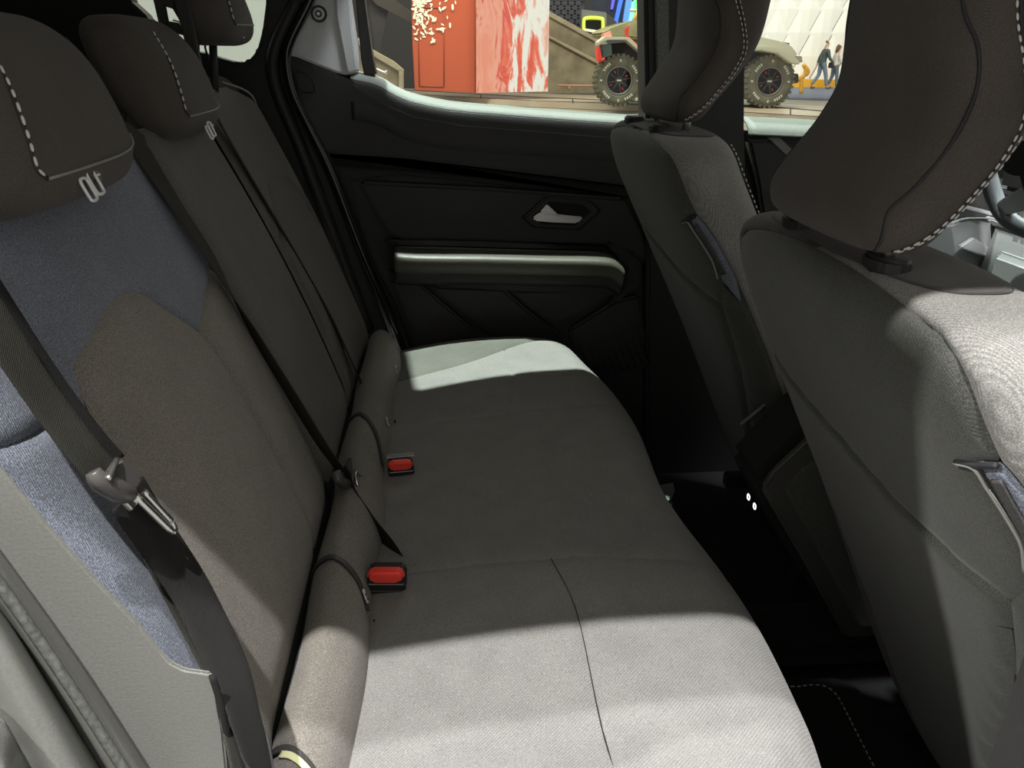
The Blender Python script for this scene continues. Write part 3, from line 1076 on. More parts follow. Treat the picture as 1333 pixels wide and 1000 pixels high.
# ================================================================== FRONT SEATS
def front_seat(label):
    """built at its real place for the nearer seat (y centre .655); everything parented to an empty"""
    yc = .655
    t = empty('front_seat', (.55, yc, .33), label, 'seat', 'front seats')
    T = [(0, .36, .700, .05, .14), (.03, .38, .697, .062, .175), (.10, .46, .660, .066, .212), (.25, .60, .600, .068, .232), (.38, .72, .545, .068, .244), (.50, .83, .490, .068, .250),
         (.60, .92, .444, .067, .252), (.68, .99, .408, .066, .249), (.73, 1.03, .391, .064, .238), (.765, 1.055, .384, .062, .221),
         (.79, 1.070, .383, .056, .194), (.81, 1.078, .383, .046, .156), (.83, 1.082, .383, .030, .09), (.84, 1.083, .383, .008, .02)]
    Tc = [(b, z-.004 if z > 1 else z, x, d-.007, ww-.007) for b, z, x, d, ww in T]
    core, _ = shaped(Tc, yc+.016, 'backrest', M['core'], t, 3.2, 96, 70, .15)
    f = body_map(T, yc+.016, 3.2, .15)
    R = .15
    full = 2*math.pi*R
    # u: 0 = front centre(+x), R*pi/2 = far side, R*pi = rear centre, R*3pi/2 = near side
    rc, nsd, fsd = R*math.pi, R*math.pi*1.5, R*math.pi*.5
    top_seam = [(.350, .745), (.369, .774), (.41, .797), (.467, .805), (.536, .800), (.574, .784), (.591, .773), (.599, .766), (.607, .739), (.610, .702), (.615, .668)]
    hem = [(.615, .668), (.605, .663), (.598, .658), (.602, .645), (.607, .633), (.614, .612), (.617, .596), (.613, .555), (.593, .517)]
    slit = [(.345, .590), (.40, .566), (.469, .545), (.504, .531), (.537, .525), (.568, .520), (.593, .517)]
    low = [(.593, .517), (.586, .45), (.578, .39), (.570, .347), (.557, .288), (.54, .18), (.53, .05), (.525, 0)]
    far_e = [(.345, .590), (.347, .65), (.350, .745)]
    far_l = [(.345, .590), (.352, .45), (.365, .347), (.38, .25), (.395, .1), (.40, 0)]
    outer = [(.615, .668), (.622, .660), (.630, .648), (.641, .62), (.652, .57), (.662, .45), (.667, .3), (.667, 0)]
    cm = lambda L_: [tuple(p) for p in catmull(L_, 5)]
    pk = dict(res=.008)
    panel('rear_cover', cm(top_seam)+cm(hem)[1:]+cm(slit)[::-1][1:]+cm(far_e)[1:-1], f, M['rearcover'], core, D=.004, W=.012, **pk)
    panel('pocket_panel', cm(slit)+cm(low)[1:]+cm(far_l)[::-1][:-1], f, M['rearcover'], core, D=.009, W=.010, **pk)
    panel('zip_strip', cm(hem)[:-6]+[(.640, .53)]+cm(outer)[:21][::-1][:-1], f, M['denim'], core, D=.003, W=.006, res=.005)
    panel('side_shell', cm(low)+cm(outer)[::-1][:-20]+[(.640, .53), (.613, .555)], f, M['rearcover'], core, D=.003, W=.01, **pk)
    fe = rc+.150+.215
    side = cm(top_seam)[15:]+cm(outer)[1:]+[(fe, 0), (fe, .30), (fe-.005, .60), (fe-.005, .72), (fe-.01, .79), (fe-.01, .812), (.66, .815), (.57, .815), (.467, .815)]
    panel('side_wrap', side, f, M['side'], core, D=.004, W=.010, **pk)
    fside = [(.467, .815), (.467, .805), (.41, .797), (.369, .774), (.350, .745), (.347, .65), (.345, .590), (.352, .45), (.365, .347), (.38, .25), (.395, .1), (.40, 0)]
    fo = [(2*rc-fe, 0), (2*rc-fe, .30), (2*rc-fe+.005, .60), (2*rc-fe+.005, .72), (2*rc-fe+.01, .79), (2*rc-fe+.01, .812), (.28, .815), (.37, .815)]
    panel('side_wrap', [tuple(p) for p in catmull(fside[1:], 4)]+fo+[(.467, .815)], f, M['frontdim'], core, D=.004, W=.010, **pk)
    # crown of the backrest
    U = np.linspace(0, full, 64, endpoint=False)
    grid('top_cover', U, np.linspace(.808, .84, 8), f, M['front'], core, closed_u=True)
    # front face
    panel('front_panel', [(fe-full, 0.0), (fe-full-.005, .60), (fe-full-.01, .81), (2*rc-fe+.01, .81), (2*rc-fe+.005, .60), (2*rc-fe, 0)], f, M['front'], core, D=.004, W=.01, res=.02)
    # stitched front edge on both sides
    for sgn in (1, -1):
        L = [(rc+sgn*(fe-rc-.010), b) for b in (.45, .55, .65, .72, .76, .785)]
        P_, n_ = on_surf(f, L, .0035)
        stitches('stitching', catmull(P_, 8), M['thread'], core, .005, .003, .0009)
    # fold and zip at the near rear corner
    ft = on_surf(f, [(.585, .651), (.598, .658), (.607, .664), (.615, .668)], .0015)[0]
    tube('cover_hem', ft, .0026, M['piping'], core, 6, 5)
    zp, zn = on_surf(f, [(.612, .655), (.616, .638), (.624, .61), (.630, .58)], .003)
    ribbon('zip', zp, zn, .008, .002, zipm, core, 5)
    zp, zn = on_surf(f, [(.585, .651), (.598, .656), (.603, .643), (.607, .633), (.614, .612), (.617, .596), (.614, .57)], .003)
    tube('piping', zp, .0014, M['thread2'], core, 6, 5)
    # seat cushion
    cu = [(.56, .44), (.60, .53), (.70, .57), (.95, .60), (1.08, .59), (1.10, .53), (1.02, .45)]
    pr = prism('seat_cushion', [(x+.10, yc-.23, z-.02) for x, z in cu], (0, .46, 0), M['core'], t, .03, 4)
    # base and runners
    box('seat_base', (.72, yc-.18, .36), (1.04, yc+.18, .46), M['plastic'], t, .01)
    for k in (-1, 1):
        box('runner', (.62, yc+k*.17-.015, .33), (1.08, yc+k*.17+.015, .36), M['plastic'], t, .003)
    # headrest on two posts
    H = [(0, 1.090, .343, .006, .03), (.012, 1.092, .343, .018, .085), (.03, 1.100, .345, .028, .112), (.06, 1.122, .353, .037, .122), (.10, 1.157, .378, .043, .118), (.14, 1.197, .402, .045, .112),
         (.19, 1.245, .409, .050, .109), (.25, 1.305, .409, .054, .107), (.31, 1.365, .410, .050, .100), (.34, 1.390, .410, .040, .088), (.355, 1.400, .410, .022, .06), (.36, 1.402, .410, .006, .02)]
    hr, hf = shaped(H, yc+.010, 'headrest', M['headrest'], t, 3.0, 96, 70, .1)
    R2 = .1
    r2 = R2*math.pi
    # rear-to-side seam on both flanks, and the double stitched front edge
    for sgn in (1, -1):
        L = [(r2+sgn*d, b) for d, b in ((.055, .33), (.060, .28), (.074, .213), (.092, .183), (.099, .152), (.101, .117), (.096, .086), (.088, .066), (.095, .040), (.10, .02))]
        P_, n_ = on_surf(hf, L, -.0002)
        tube('seam', P_, .0016, M['piping'], hr, 6, 6)
        ed = [(.110, .33), (.113, .28), (.119, .212), (.148, .168), (.178, .134), (.190, .107), (.188, .080), (.178, .053), (.147, .036), (.12, .026)]
        for dd, rr_ in ((0, .0011), (.010, .0009)):
            P_, n_ = on_surf(hf, [(r2+sgn*(d+dd), b) for d, b in ed], .0016)
            stitches('stitching', catmull(P_, 8), M['thread'], hr, .0048, .0026, rr_*.8)
        P_, n_ = on_surf(hf, [(r2+sgn*(d+.005), b) for d, b in ed], .0)
        tube('seam', P_, .0015, M['piping'], hr, 6, 6)
    for k in (-1, 1):
        tube('headrest_post', [(.347, yc+.010+k*.082, 1.06), (.352, yc+.010+k*.082, 1.14)], .006, M['satin'], hr, 12, 1)
        # oval guide collar on the seat's crown
        col = []
        for q_ in range(20):
            a_ = 2*math.pi*q_/20
            col.append((.350+.016*math.cos(a_), yc+.010+k*.080+.025*math.sin(a_), 1.0755))
        g = prism('post_guide', col, (0, 0, .013), M['plastic'], t, .005, 3)
    return t


near_seat = front_seat('near front seat with a big headrest and pale lit side, closest at the right')
far_seat = copy_tree(near_seat)
far_seat.location = Vector(near_seat.location)+Vector((-.02, .625, .048))
for ch in far_seat.children:
    if ch.name.startswith('headrest'):
        ch.location = Vector(ch.location)+Vector((.036, -.018, 0))
far_seat['label'] = 'far front seat all in shadow, standing before the pillar between the far windows'

# ================================================================== CONSOLE, MATS
con = empty('centre_console', (.55, .97, .40), 'dark centre console between the front seats with two small lit charging ports', 'console')
cs = [(.432, .685), (.444, .712), (.50, .776), (.60, .865), (.98, .90), (1.0, .42), (.60, .42), (.575, .46), (.50, .58)]
csC = [(.423, .69), (.50, .79), (.62, .88), (1.0, .91), (1.0, .42), (.60, .42), (.49, .58)]
prism('console_body', [(x, .925, z) for x, z in csC], (0, .105, 0), M['deep'], con, .012, 4)
def inset(P, c, k):
    return [((x-c[0])*k+c[0], (z-c[1])*k+c[1]) for x, z in P]
prism('side_panel', [(x, .915, z) for x, z in cs], (0, .012, 0), grained('console_side_plastic', (.050, .050, .044), (.060, .060, .052), 800, .5, .2), con, .005, 3)
prism('side_inset', [(x, .909, z) for x, z in inset(cs, (.75, .66), .90)], (0, .012, 0), M['rearcover'], con, .004, 3)
box('lid', (.62, .93, .885), (.90, 1.045, .925), M['deep'], con, .012, 3)
for u, v in ((978, 647), (986, 659)):
    p = atx(u, v, .425)
    tube('charging_port', [p+np.array([-.004, a, b]) for a, b in ((-.003, -.003), (.003, -.003), (.003, .003), (-.003, .003))], .0009, M['led'], con, 6, 3, 1, True)
tube('edge_trim', [at(u, v, 1.08) for u, v in ((964, 553), (998, 525))], .003, M['jamb'], con, 6, 2)

matn = empty('floor_mat', (.60, .70, .332), 'black carpet mat with a pale stitched border on the near footwell floor', 'mat')
def mat_obj(parent, O):
    O = catmull(np.array(O), 6, True) if False else np.array(O)
    prism('mat_carpet', [(x, y, .332) for x, y in O], (0, 0, .008), M['matc'], parent, .003, 2)
q = [tuple(atz(u, v, .340)[:2]) for u, v in [(985, 888), (1030, 895), (1055, 893), (1072, 894), (1085, 902), (1096, 918), (1130, 985), (1180, 1080)]]
mat_obj(matn, [(.26, .92), (.50, .935), (.60, .925), (.625, .90), (.66, .70), (.70, .44), (.26, .44)])
stitches('stitching', catmull(np.array([(x, y, .342) for x, y in q]), 10), M['thread'], matn, .006, .004, .0010)
matf = empty('floor_mat', (.45, 1.35, .332), 'black carpet mat on the far footwell floor, with a thin pale border by the bench', 'mat')
mat_obj(matf, [(.26, 1.12), (.48, 1.12), (.54, 1.16), (.58, 1.50), (.26, 1.50)])
stitches('stitching', [tuple(atz(u, v, .342)) for u, v in [(846, 601), (878, 601), (888, 604), (896, 608)]], M['thread2'], matf, .006, .004, .0012)
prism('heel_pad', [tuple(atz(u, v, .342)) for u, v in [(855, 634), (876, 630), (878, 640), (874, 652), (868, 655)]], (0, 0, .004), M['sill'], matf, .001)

# ================================================================== FAR REAR DOOR
door = empty('rear_door', (.15, 1.63, .40), 'closed far rear door, black inside with pale lit window sill and silver handle', 'door')
# base panel of the door
ydoor('door_panel', [(372, 70), (376, 108), (386, 140), (432, 222), (475, 330), (514, 425), (560, 520), (700, 600), (868, 600), (858, 170), (820, 168), (700, 155), (600, 145), (540, 132), (500, 115), (465, 100)], 1.640, .035, M['door'], door, .004)
# window sill: pale top face rolling over into the upper trim
sx = [(-.155, 1.188), (-.108, 1.178), (-.075, 1.160), (-.04, 1.147), (.03, 1.134), (.12, 1.127), (.22, 1.120), (.32, 1.114), (.46, 1.107)]
def sill_rows(xs, prof):
    rows_ = []
    for dy, dz in prof:
        rows_.append([(x, 1.605+dy, z+dz) for x, z in xs])
    return rows_
def sill(name, xs, parent, prof, m_, n=6):
    return strip_loft(name, sill_rows(xs, prof), m_, parent, n)
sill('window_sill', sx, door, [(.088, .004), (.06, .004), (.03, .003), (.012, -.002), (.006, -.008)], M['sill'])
sill('upper_trim', sx, door, [(.006, -.008), (.002, -.018), (-.002, -.045), (-.004, -.070), (.004, -.085), (.022, -.090)], M['door'])
# long crease and the dark channel under it
ydoor('upper_moulding', [(422, 186), (430, 203), (520, 208), (640, 222), (760, 237), (842, 247), (842, 262), (760, 250), (640, 234), (520, 222), (436, 216), (400, 155)], 1.612, .03, M['deep'], door, .003)
ydoor('upper_skin', [(374, 72), (378, 118), (422, 200), (520, 206), (640, 220), (760, 235), (842, 245), (842, 180), (700, 168), (600, 160), (540, 149), (500, 133), (462, 108), (440, 98), (404, 84)], 1.600, .03, M['door'], door, .005)
ydoor('armrest_recess', [(455, 235), (470, 300), (500, 320), (838, 340), (838, 300), (800, 262), (640, 240), (520, 228)], 1.630, .02, M['door2'], door, .003)
ydoor('insert_panel', [(468, 236), (640, 245), (812, 258), (842, 318), (842, 345), (824, 332), (792, 318), (520, 312), (502, 300)], 1.606, .03, M['door2'], door, .006)
ydoor('speaker_tab', [(383, 92), (398, 95), (408, 106), (410, 121), (394, 121), (386, 112)], 1.598, .01, M['door'], door, .002)
# handle: six-sided bezel around a dark cup, silver lever
hx = [(683, 283), (711, 258), (766, 263), (779, 275), (753, 298), (697, 295)]
def scale_px(P_, k, dx=0, dy=0):
    P_ = np.array(P_, float)
    c_ = P_.mean(0)
    return [tuple(c_+(p-c_)*k+np.array([dx, dy])) for p in P_]
ydoor('handle_groove', scale_px(hx, 1.10), 1.6035, .02, M['deep'], door, .002)
handle = ydoor('handle_bezel', scale_px(hx, 1.03), 1.598, .02, M['door'], door, .004)
ydoor('handle_cup', scale_px(hx, .80), 1.5965, .01, M['deep'], handle, .001)
lev = ydoor('lever', [(693, 284), (704, 276), (713, 277), (730, 280), (760, 283), (752, 291), (722, 290), (697, 288)], 1.590, .012, M['satin'], handle, .003)
ydoor('lever_tip', [(703, 276), (712, 266), (726, 279)], 1.592, .008, M['satin'], handle, .0015)
# armrest: rounded shelf with gloss strip above
ax_ = [at(u, v, 1.60)[0] for u, v in ((512, 330), (800, 340))]
AR = []
arm_px = [(508, 345), (520, 327), (640, 331), (760, 335), (786, 335), (800, 350), (806, 356)]
for dy, ofs in ((.03, 0), (-.02, 0), (-.045, 0)):
    pass
xs_ = [(-.085, .862), (-.03, .858), (.10, .855), (.22, .851), (.32, .848), (.352, .842), (.372, .826)]
strip_loft('armrest', [[(x, 1.625, z+.004) for x, z in xs_], [(x, 1.568, z+.004) for x, z in xs_], [(x, 1.546, z) for x, z in xs_], [(x, 1.540, z-.010) for x, z in xs_],
                       [(x, 1.546, z-.026) for x, z in xs_], [(x, 1.556, z-.032) for x, z in xs_]], M['arm'], door)
strip_loft('armrest_base', [[(x, 1.566, z-.030) for x, z in xs_], [(x, 1.556, z-.034) for x, z in xs_], [(x, 1.560, z-.052) for x, z in xs_], [(x, 1.585, z-.060) for x, z in xs_]], M['plastic'], door)
ydoor('gloss_strip', [(500, 312), (640, 315), (790, 322), (808, 336), (800, 340), (785, 329), (640, 325), (512, 321)], 1.596, .02, M['gloss'], door, .003)
tube('highlight_line', [at(u, v, 1.590) for u, v in [(516, 322), (600, 324), (700, 327), (770, 329), (779, 330)]], .0028, M['arm'], door, 8, 4)  # line built in place of the glancing highlight along the armrest
# frame around the armrest and the lower moulding
ydoor('armrest_surround', [(790, 318), (806, 318), (836, 342), (834, 372), (806, 392), (790, 400), (812, 370), (816, 350), (800, 332)], 1.598, .02, M['plastic'], door, .004)
ydoor('armrest_surround', [(505, 352), (520, 360), (640, 368), (800, 372), (812, 364), (800, 384), (640, 378), (515, 366)], 1.598, .03, M['plastic'], door, .003)
ydoor('lower_moulding', [(510, 366), (545, 368), (620, 432), (560, 470), (540, 440)], 1.614, .02, M['door'], door, .005)
ydoor('lower_moulding', [(560, 372), (655, 376), (690, 406), (730, 436), (700, 470), (630, 430)], 1.610, .02, M['door2'], door, .006)
ydoor('lower_moulding', [(665, 378), (790, 378), (790, 386), (740, 416), (722, 424), (690, 402)], 1.614, .02, M['door'], door, .005)
ydoor('lower_moulding', [(740, 430), (800, 392), (832, 385), (840, 430), (845, 480), (760, 480)], 1.612, .02, M['door'], door, .006)
# speaker grille low at the front: rows of small ribs
gr = []
for k in range(11):
    u0, v0 = 748+k*8.5, 452-k*3.0
    gr.append(tube('grille', [at(u0, v0, 1.606), at(u0+20, v0+46, 1.606)], .0018, M['plastic'], door, 5, 1))
g = join(gr, 'speaker_grille')
g['kind'] = 'stuff'
# grey quarter trim with its hook button
gq = ydoor('quarter_trim', [(412, -60), (405, 0), (373, 69), (404, 82), (440, 96), (453, 98), (468, 93), (466, 60), (457, 0), (452, -60)], 1.615, .03, M['greytrim'], door, .004)
ydoor('quarter_rib', [(434, -60), (437, 20), (450, 88), (453, 97), (466, 92), (459, 40), (452, -60)], 1.609, .01, M['greytrim'], gq, .003)
c = at(415, 18, 1.612)
for r_, mm, y_ in ((.0145, 'plastic', 0), (.0105, 'greytrim', -.003), (.006, 'plastic', -.006), (.003, 'satin', -.008)):
    ring = [(c[0]+r_*math.cos(a*math.pi/12), c[1]+y_, c[2]+r_*math.sin(a*math.pi/12)) for a in range(24)]
    prism('coat_hook', ring, (0, .006, 0), M[mm], gq, .0012, 2)
# black glass run
ydoor('glass_run', [(458, -60), (470, 80), (474, 98), (490, 98), (484, 70), (466, -60)], 1.628, .05, M['rubber'], door, .003)
ydoor('glass_run', [(836, -60), (838, 160), (848, 160), (846, -60)], 1.628, .05, M['rubber'], door, .003)

fdoor = empty('front_door', (1.0, 1.63, .40), 'far front door seen past the far front seat, pale lit sill over a dark grey panel', 'door')
sx2 = [(.62, 1.103), (.75, 1.098), (.9, 1.092), (1.2, 1.085), (1.5, 1.08)]
ydoor('door_panel', [(968, 170), (975, 600), (1500, 600), (1500, 190), (1060, 180)], 1.645, .03, M['door'], fdoor, .004)
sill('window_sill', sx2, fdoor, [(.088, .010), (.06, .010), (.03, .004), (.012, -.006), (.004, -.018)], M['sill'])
ydoor('upper_trim', [(974, 182), (1010, 182), (1045, 210), (1100, 230), (1500, 240), (1500, 330), (1000, 330), (985, 230)], 1.62, .03, M['door'], fdoor, .006)
ydoor('trim_facet', [(1000, 180), (1016, 180), (1040, 203), (1030, 208)], 1.617, .01, M['jamb'], fdoor, .001)
tube('trim_edge', [at(u, v, 1.61) for u, v in ((1002, 252), (1030, 250), (1060, 252))], .003, M['jamb'], fdoor, 6, 3)

palegrey = grained('pale_grey_dash', (.22, .235, .23), (.27, .285, .28), 600, .5, .2)
ydoor('lower_panel', [(1180, 330), (1226, 296), (1262, 285), (1400, 285), (1400, 420), (1180, 420)], 1.60, .02, palegrey, fdoor, .004)  # pale plate put in for the lit door panel, light in its colour
ydoor('silver_strip', [(1256, 272), (1260, 268), (1292, 276), (1292, 281)], 1.59, .01, M['silver'], fdoor, .001)
ydoor('pocket_edge', [(1248, 322), (1268, 309), (1292, 325), (1286, 336)], 1.585, .01, M['silver'], fdoor, .003)

# ================================================================== DASHBOARD AND WHEEL
wc = np.array([1.055, 1.335, 1.075])
wheel = empty('steering_wheel', tuple(wc), 'thick-rimmed steering wheel with silver spoke at the right edge behind the near seat', 'steering wheel')
wu = np.array([-.40, 0, .92])
wu /= np.linalg.norm(wu)
wl = np.array([0, 1.0, 0])
wn = np.cross(wl, wu)
def wp(a, b, c_=0):
    return wc+wl*a+wu*b+wn*c_
rim = [(.178, .03), (.183, -.02), (.176, -.08), (.160, -.125), (.125, -.150), (.06, -.158), (0, -.159), (-.06, -.158), (-.125, -.150), (-.160, -.125), (-.176, -.08), (-.183, -.02), (-.178, .03), (-.15, .10), (-.10, .15), (0, .175), (.10, .15), (.15, .10)]
tube('rim', [wp(a, b) for a, b in rim], .0165, mat('wheel_leather', (.16, .18, .185), .38), wheel, 14, 6, 1, True)
for sgn in (1, -1):
    prism('spoke', [wp(sgn*a, b, .004) for a, b in ((.05, -.05), (.165, -.115), (.15, -.140), (.045, -.10))], tuple(wn*-.012), M['silver'], wheel, .003)
    prism('switch_pad', [wp(sgn*a, b, .004) for a, b in ((.05, .045), (.150, .035), (.160, -.02), (.10, -.045), (.05, -.04))], tuple(wn*-.014), M['plastic'], wheel, .004)
prism('hub', [wp(a, b, .008) for a, b in ((-.06, .05), (.06, .05), (.068, 0), (.05, -.10), (-.05, -.10), (-.068, 0))], tuple(wn*-.03), M['plastic'], wheel, .012, 3)
prism('spoke', [wp(a, b, .004) for a, b in ((-.04, -.09), (.04, -.09), (.03, -.155), (-.03, -.155))], tuple(wn*-.01), M['silver'], wheel, .002)
dash = empty('dashboard', (1.35, 1.1, .7), 'dashboard with pale silver trim and a grey switch panel behind the steering wheel', 'dashboard')
prism('dash_body', [(1.22, .45, .62), (1.16, .45, .80), (1.18, .45, .95), (1.24, .45, 1.05), (1.5, .45, 1.09), (1.6, .45, .5)], (0, 1.15, 0), palegrey, dash, .015, 3)
prism('silver_strip', [(1.172, .5, .905), (1.168, .5, .918), (1.18, .5, .922), (1.186, .5, .905)], (0, 1.14, 0), M['silver'], dash, .003)
prism('silver_strip', [(1.19, .5, .968), (1.188, .5, .984), (1.20, .5, .988), (1.206, .5, .970)], (0, 1.14, 0), M['silver'], dash, .003)
prism('knee_panel', [(1.145, 1.08, .70), (1.150, 1.08, .86), (1.17, 1.08, .87), (1.18, 1.08, .70)], (0, .46, 0), palegrey, dash, .01, 3)
swp = frame_box('switch_panel', (1.178, 1.49, .945), (0, 1, 0), (-.1, 0, 1), (-1, 0, -.1), .10, .05, .02, M['plastic'], dash, .006)
for k in range(4):
    frame_box('switch', (1.165, 1.46+.022*k, .948), (0, 1, 0), (-.1, 0, 1), (-1, 0, -.1), .018, .022, .008, M['jamb'], swp, .002)
frame_box('air_vent', (1.18, 1.55, 1.01), (0, 1, 0), (-.1, 0, 1), (-1, 0, -.1), .10, .06, .03, M['plastic'], dash, .012)

# ================================================================== THE HALL OUTSIDE
tag(box('floor_hall', (-25, 2.2, -.05), (30, 45, 0), grained('hall_floor', (.24, .22, .18), (.32, .29, .24), .8, .5, .05)), kind=S)
stage_m = grained('stage_boards', (.36, .30, .22), (.44, .37, .28), 1.5, .35, .05)
def gp(u, v, z=.15):
    return atz(u, v, z)
stg = empty('stage', (1, 19, 0), 'low pale stage under the off-road buggy, with a dark edge line', 'stage')
sp = [gp(440, 120), gp(545, 124), gp(700, 132), gp(840, 137), gp(971, 147), gp(1074, 153), gp(1250, 160)]
bk = [np.array([p[0]*1.2, p[1]+4.0, .15]) for p in sp]
prism('deck', [(p[0], p[1], .15) for p in sp]+[(p[0], p[1], .15) for p in bk[::-1]], (0, 0, -.14), stage_m, stg, .0)
dark = mat('dark_joint', (.03, .028, .025), .7)
tube('edge_line', [gp(u, v, .153) for u, v in ((440, 113), (540, 118), (700, 127), (971, 138), (1074, 145), (1200, 152))], .018, dark, stg, 5, 2)
tube('edge_line', [gp(u, v, .153) for u, v in ((440, 119.5), (545, 123.5), (700, 131.5), (840, 136.5), (971, 146.5), (1074, 152.5), (1200, 159))], .014, dark, stg, 5, 2)
for (u, v, u2, v2) in ((626, 123, 626, 128), (745, 128.5, 746, 133.5), (797, 130, 798, 135), (1029, 142, 1029, 150)):
    tube('joint_line', [gp(u, v, .153), gp(u2, v2, .153)], .014, dark, stg, 5, 1)

# orange wall panel with pale flecks, and the red-white screen
orange = mat('orange_panel', (.42, .070, .020), .55)
op = empty('exhibit_wall', tuple(gp(575, 118)), 'tall orange display wall with pale fleck print at its top, left of the screen', 'wall')
yo = 21.5
def hall(name, px, y, th, m_, parent, bevel=0.0):
    return ydoor(name, px, y, th, m_, parent, bevel)
hall('wall_panel', [(534, -80), (537, 60), (540, 117.5), (619, 121), (618, -80)], yo, .3, orange, op, .01)
tube('panel_joint', [at(u, v, yo-.01) for u, v in ((544, 10), (546, 112))], .012, mat('orange_joint', (.30, .05, .012), .6), op, 5, 1)
tube('panel_joint', [at(u, v, yo-.01) for u, v in ((578, 10), (578, 113))], .012, bpy.data.materials['orange_joint'], op, 5, 1)
tube('panel_joint', [at(u, v, yo-.01) for u, v in ((544, 10), (578, 10))], .012, bpy.data.materials['orange_joint'], op, 5, 1)
tube('panel_joint', [at(u, v, yo-.01) for u, v in ((546, 112), (578, 113))], .012, bpy.data.materials['orange_joint'], op, 5, 1)
fl = []
pale = mat('pale_fleck_print', (.80, .80, .62), .6)
V, F = [], []
rnd = random.Random(8)
for k in range(300):
    u = 537+abs(rnd.gauss(0, 22))
    v = -40+abs(rnd.gauss(0, 1))*46-(u-537)*.25
    if u > 612 or v > 55 or u < 538 or v < -60:
        continue
    c_ = at(u, v, yo-.012-rnd.random()*.03)
    s_ = rnd.uniform(.02, .055)
    a_ = rnd.uniform(0, 3.14)
    b0 = len(V)
    for q_ in range(6):
        an = q_*math.pi/3
        ex, ez = s_*1.5*math.cos(an), s_*.6*math.sin(an)
        V.append((c_[0]+ex*math.cos(a_)-ez*math.sin(a_), c_[1], c_[2]+ex*math.sin(a_)+ez*math.cos(a_)))
        V.append((c_[0]+ex*math.cos(a_)-ez*math.sin(a_), c_[1]+.01, c_[2]+ex*math.sin(a_)+ez*math.cos(a_)))
    F.append(tuple(b0+2*q_ for q_ in range(6)))
tag(pydata('fleck_print', V, F, pale, op, False), kind='stuff')

# screen
scr_m = bpy.data.materials.new('lit_screen')
scr_m.use_nodes = True
N_, L_, b_ = nodes(scr_m)
tc = N_.new('ShaderNodeTexCoord')
mp = N_.new('ShaderNodeMapping')
mp.inputs['Scale'].default_value = (1.6, 1, .42)
mp.inputs['Rotation'].default_value = (0, .28, 0)
L_.new(tc.outputs['Object'], mp.inputs['Vector'])
nz = N_.new('ShaderNodeTexNoise')
nz.inputs['Scale'].default_value = 1.6
nz.inputs['Detail'].default_value = 9
nz.inputs['Roughness'].default_value = .62
nz.inputs['Distortion'].default_value = .9
L_.new(mp.outputs['Vector'], nz.inputs['Vector'])
sx_ = N_.new('ShaderNodeSeparateXYZ')
L_.new(tc.outputs['Object'], sx_.inputs[0])
ma = N_.new('ShaderNodeMath')
ma.operation = 'MULTIPLY_ADD'
ma.inputs[1].default_value = .20
L_.new(sx_.outputs['X'], ma.inputs[0])
L_.new(nz.outputs['Fac'], ma.inputs[2])
rp = N_.new('ShaderNodeValToRGB')
E_ = rp.color_ramp.elements
E_[0].position = .30
E_[0].color = (.95, .30, .18, 1)
E_[1].position = .76
E_[1].color = (1, .45, .30, 1)
for pos, colr in ((.40, (1, .42, .28, 1)), (.46, (.80, .05, .025, 1)), (.52, (1, .18, .09, 1)), (.57, (1, .93, .82, 1)), (.66, (1, .97, .88, 1))):
    e_ = E_.new(pos)
    e_.color = colr
L_.new(ma.outputs[0], rp.inputs['Fac'])
L_.new(rp.outputs['Color'], b_.inputs['Emission Color'])
b_.inputs['Emission Strength'].default_value = .85
b_.inputs['Base Color'].default_value = (.02, .02, .02, 1)
scr = empty('display_screen', tuple(gp(666, 124)), 'tall lit screen showing red and white streaks, right beside the orange wall', 'screen')
o = hall('screen_face', [(619, -80), (619.5, 121), (713, 119), (717, -80)], yo-.15, .3, scr_m, scr)
recenter(o)
tube('frame_edge', [at(u, v, yo-.16) for u, v in ((618.5, -80), (619, 121))], .015, mat('screen_seam', (.16, .03, .012), .6), scr, 5, 1)

# concrete stair parapet to the right
conc = grained('board_marked_concrete', (.155, .13, .085), (.25, .215, .145), 2.2, .85, .3, .3, .02, 8)
conc2 = grained('pale_concrete_cap', (.26, .23, .16), (.33, .29, .2), 2.5, .8, .2, .3, .01, 8)
ps = empty('stair_parapet', tuple(gp(750, 124)), 'brown concrete stair wall sloping down from the screen to the buggy', 'parapet')
ys = 26.0
hall('parapet_wall', [(690, 2), (715, 16), (790, 58), (850, 92), (850, 120), (690, 122)], ys, .4, conc, ps)
hall('parapet_cap', [(690, -4), (715, 14), (790, 56), (850, 90), (850, 97), (790, 63), (715, 22), (690, 6)], ys-.08, .5, conc2, ps, .02)
hall('lower_band', [(690, 32), (715, 46), (790, 84), (850, 116), (850, 120), (786, 88), (715, 50), (690, 37)], ys-.10, .1, conc2, ps, .02)
tube('low_rail', [at(u, v, ys-.6) for u, v in ((726, 111), (790, 112))], .03, mat('warm_rail', (.5, .24, .16), .5), ps, 6, 1)
tube('low_rail', [at(u, v, ys-.6) for u, v in ((741, 111), (741, 118))], .025, bpy.data.materials['warm_rail'], ps, 6, 1)
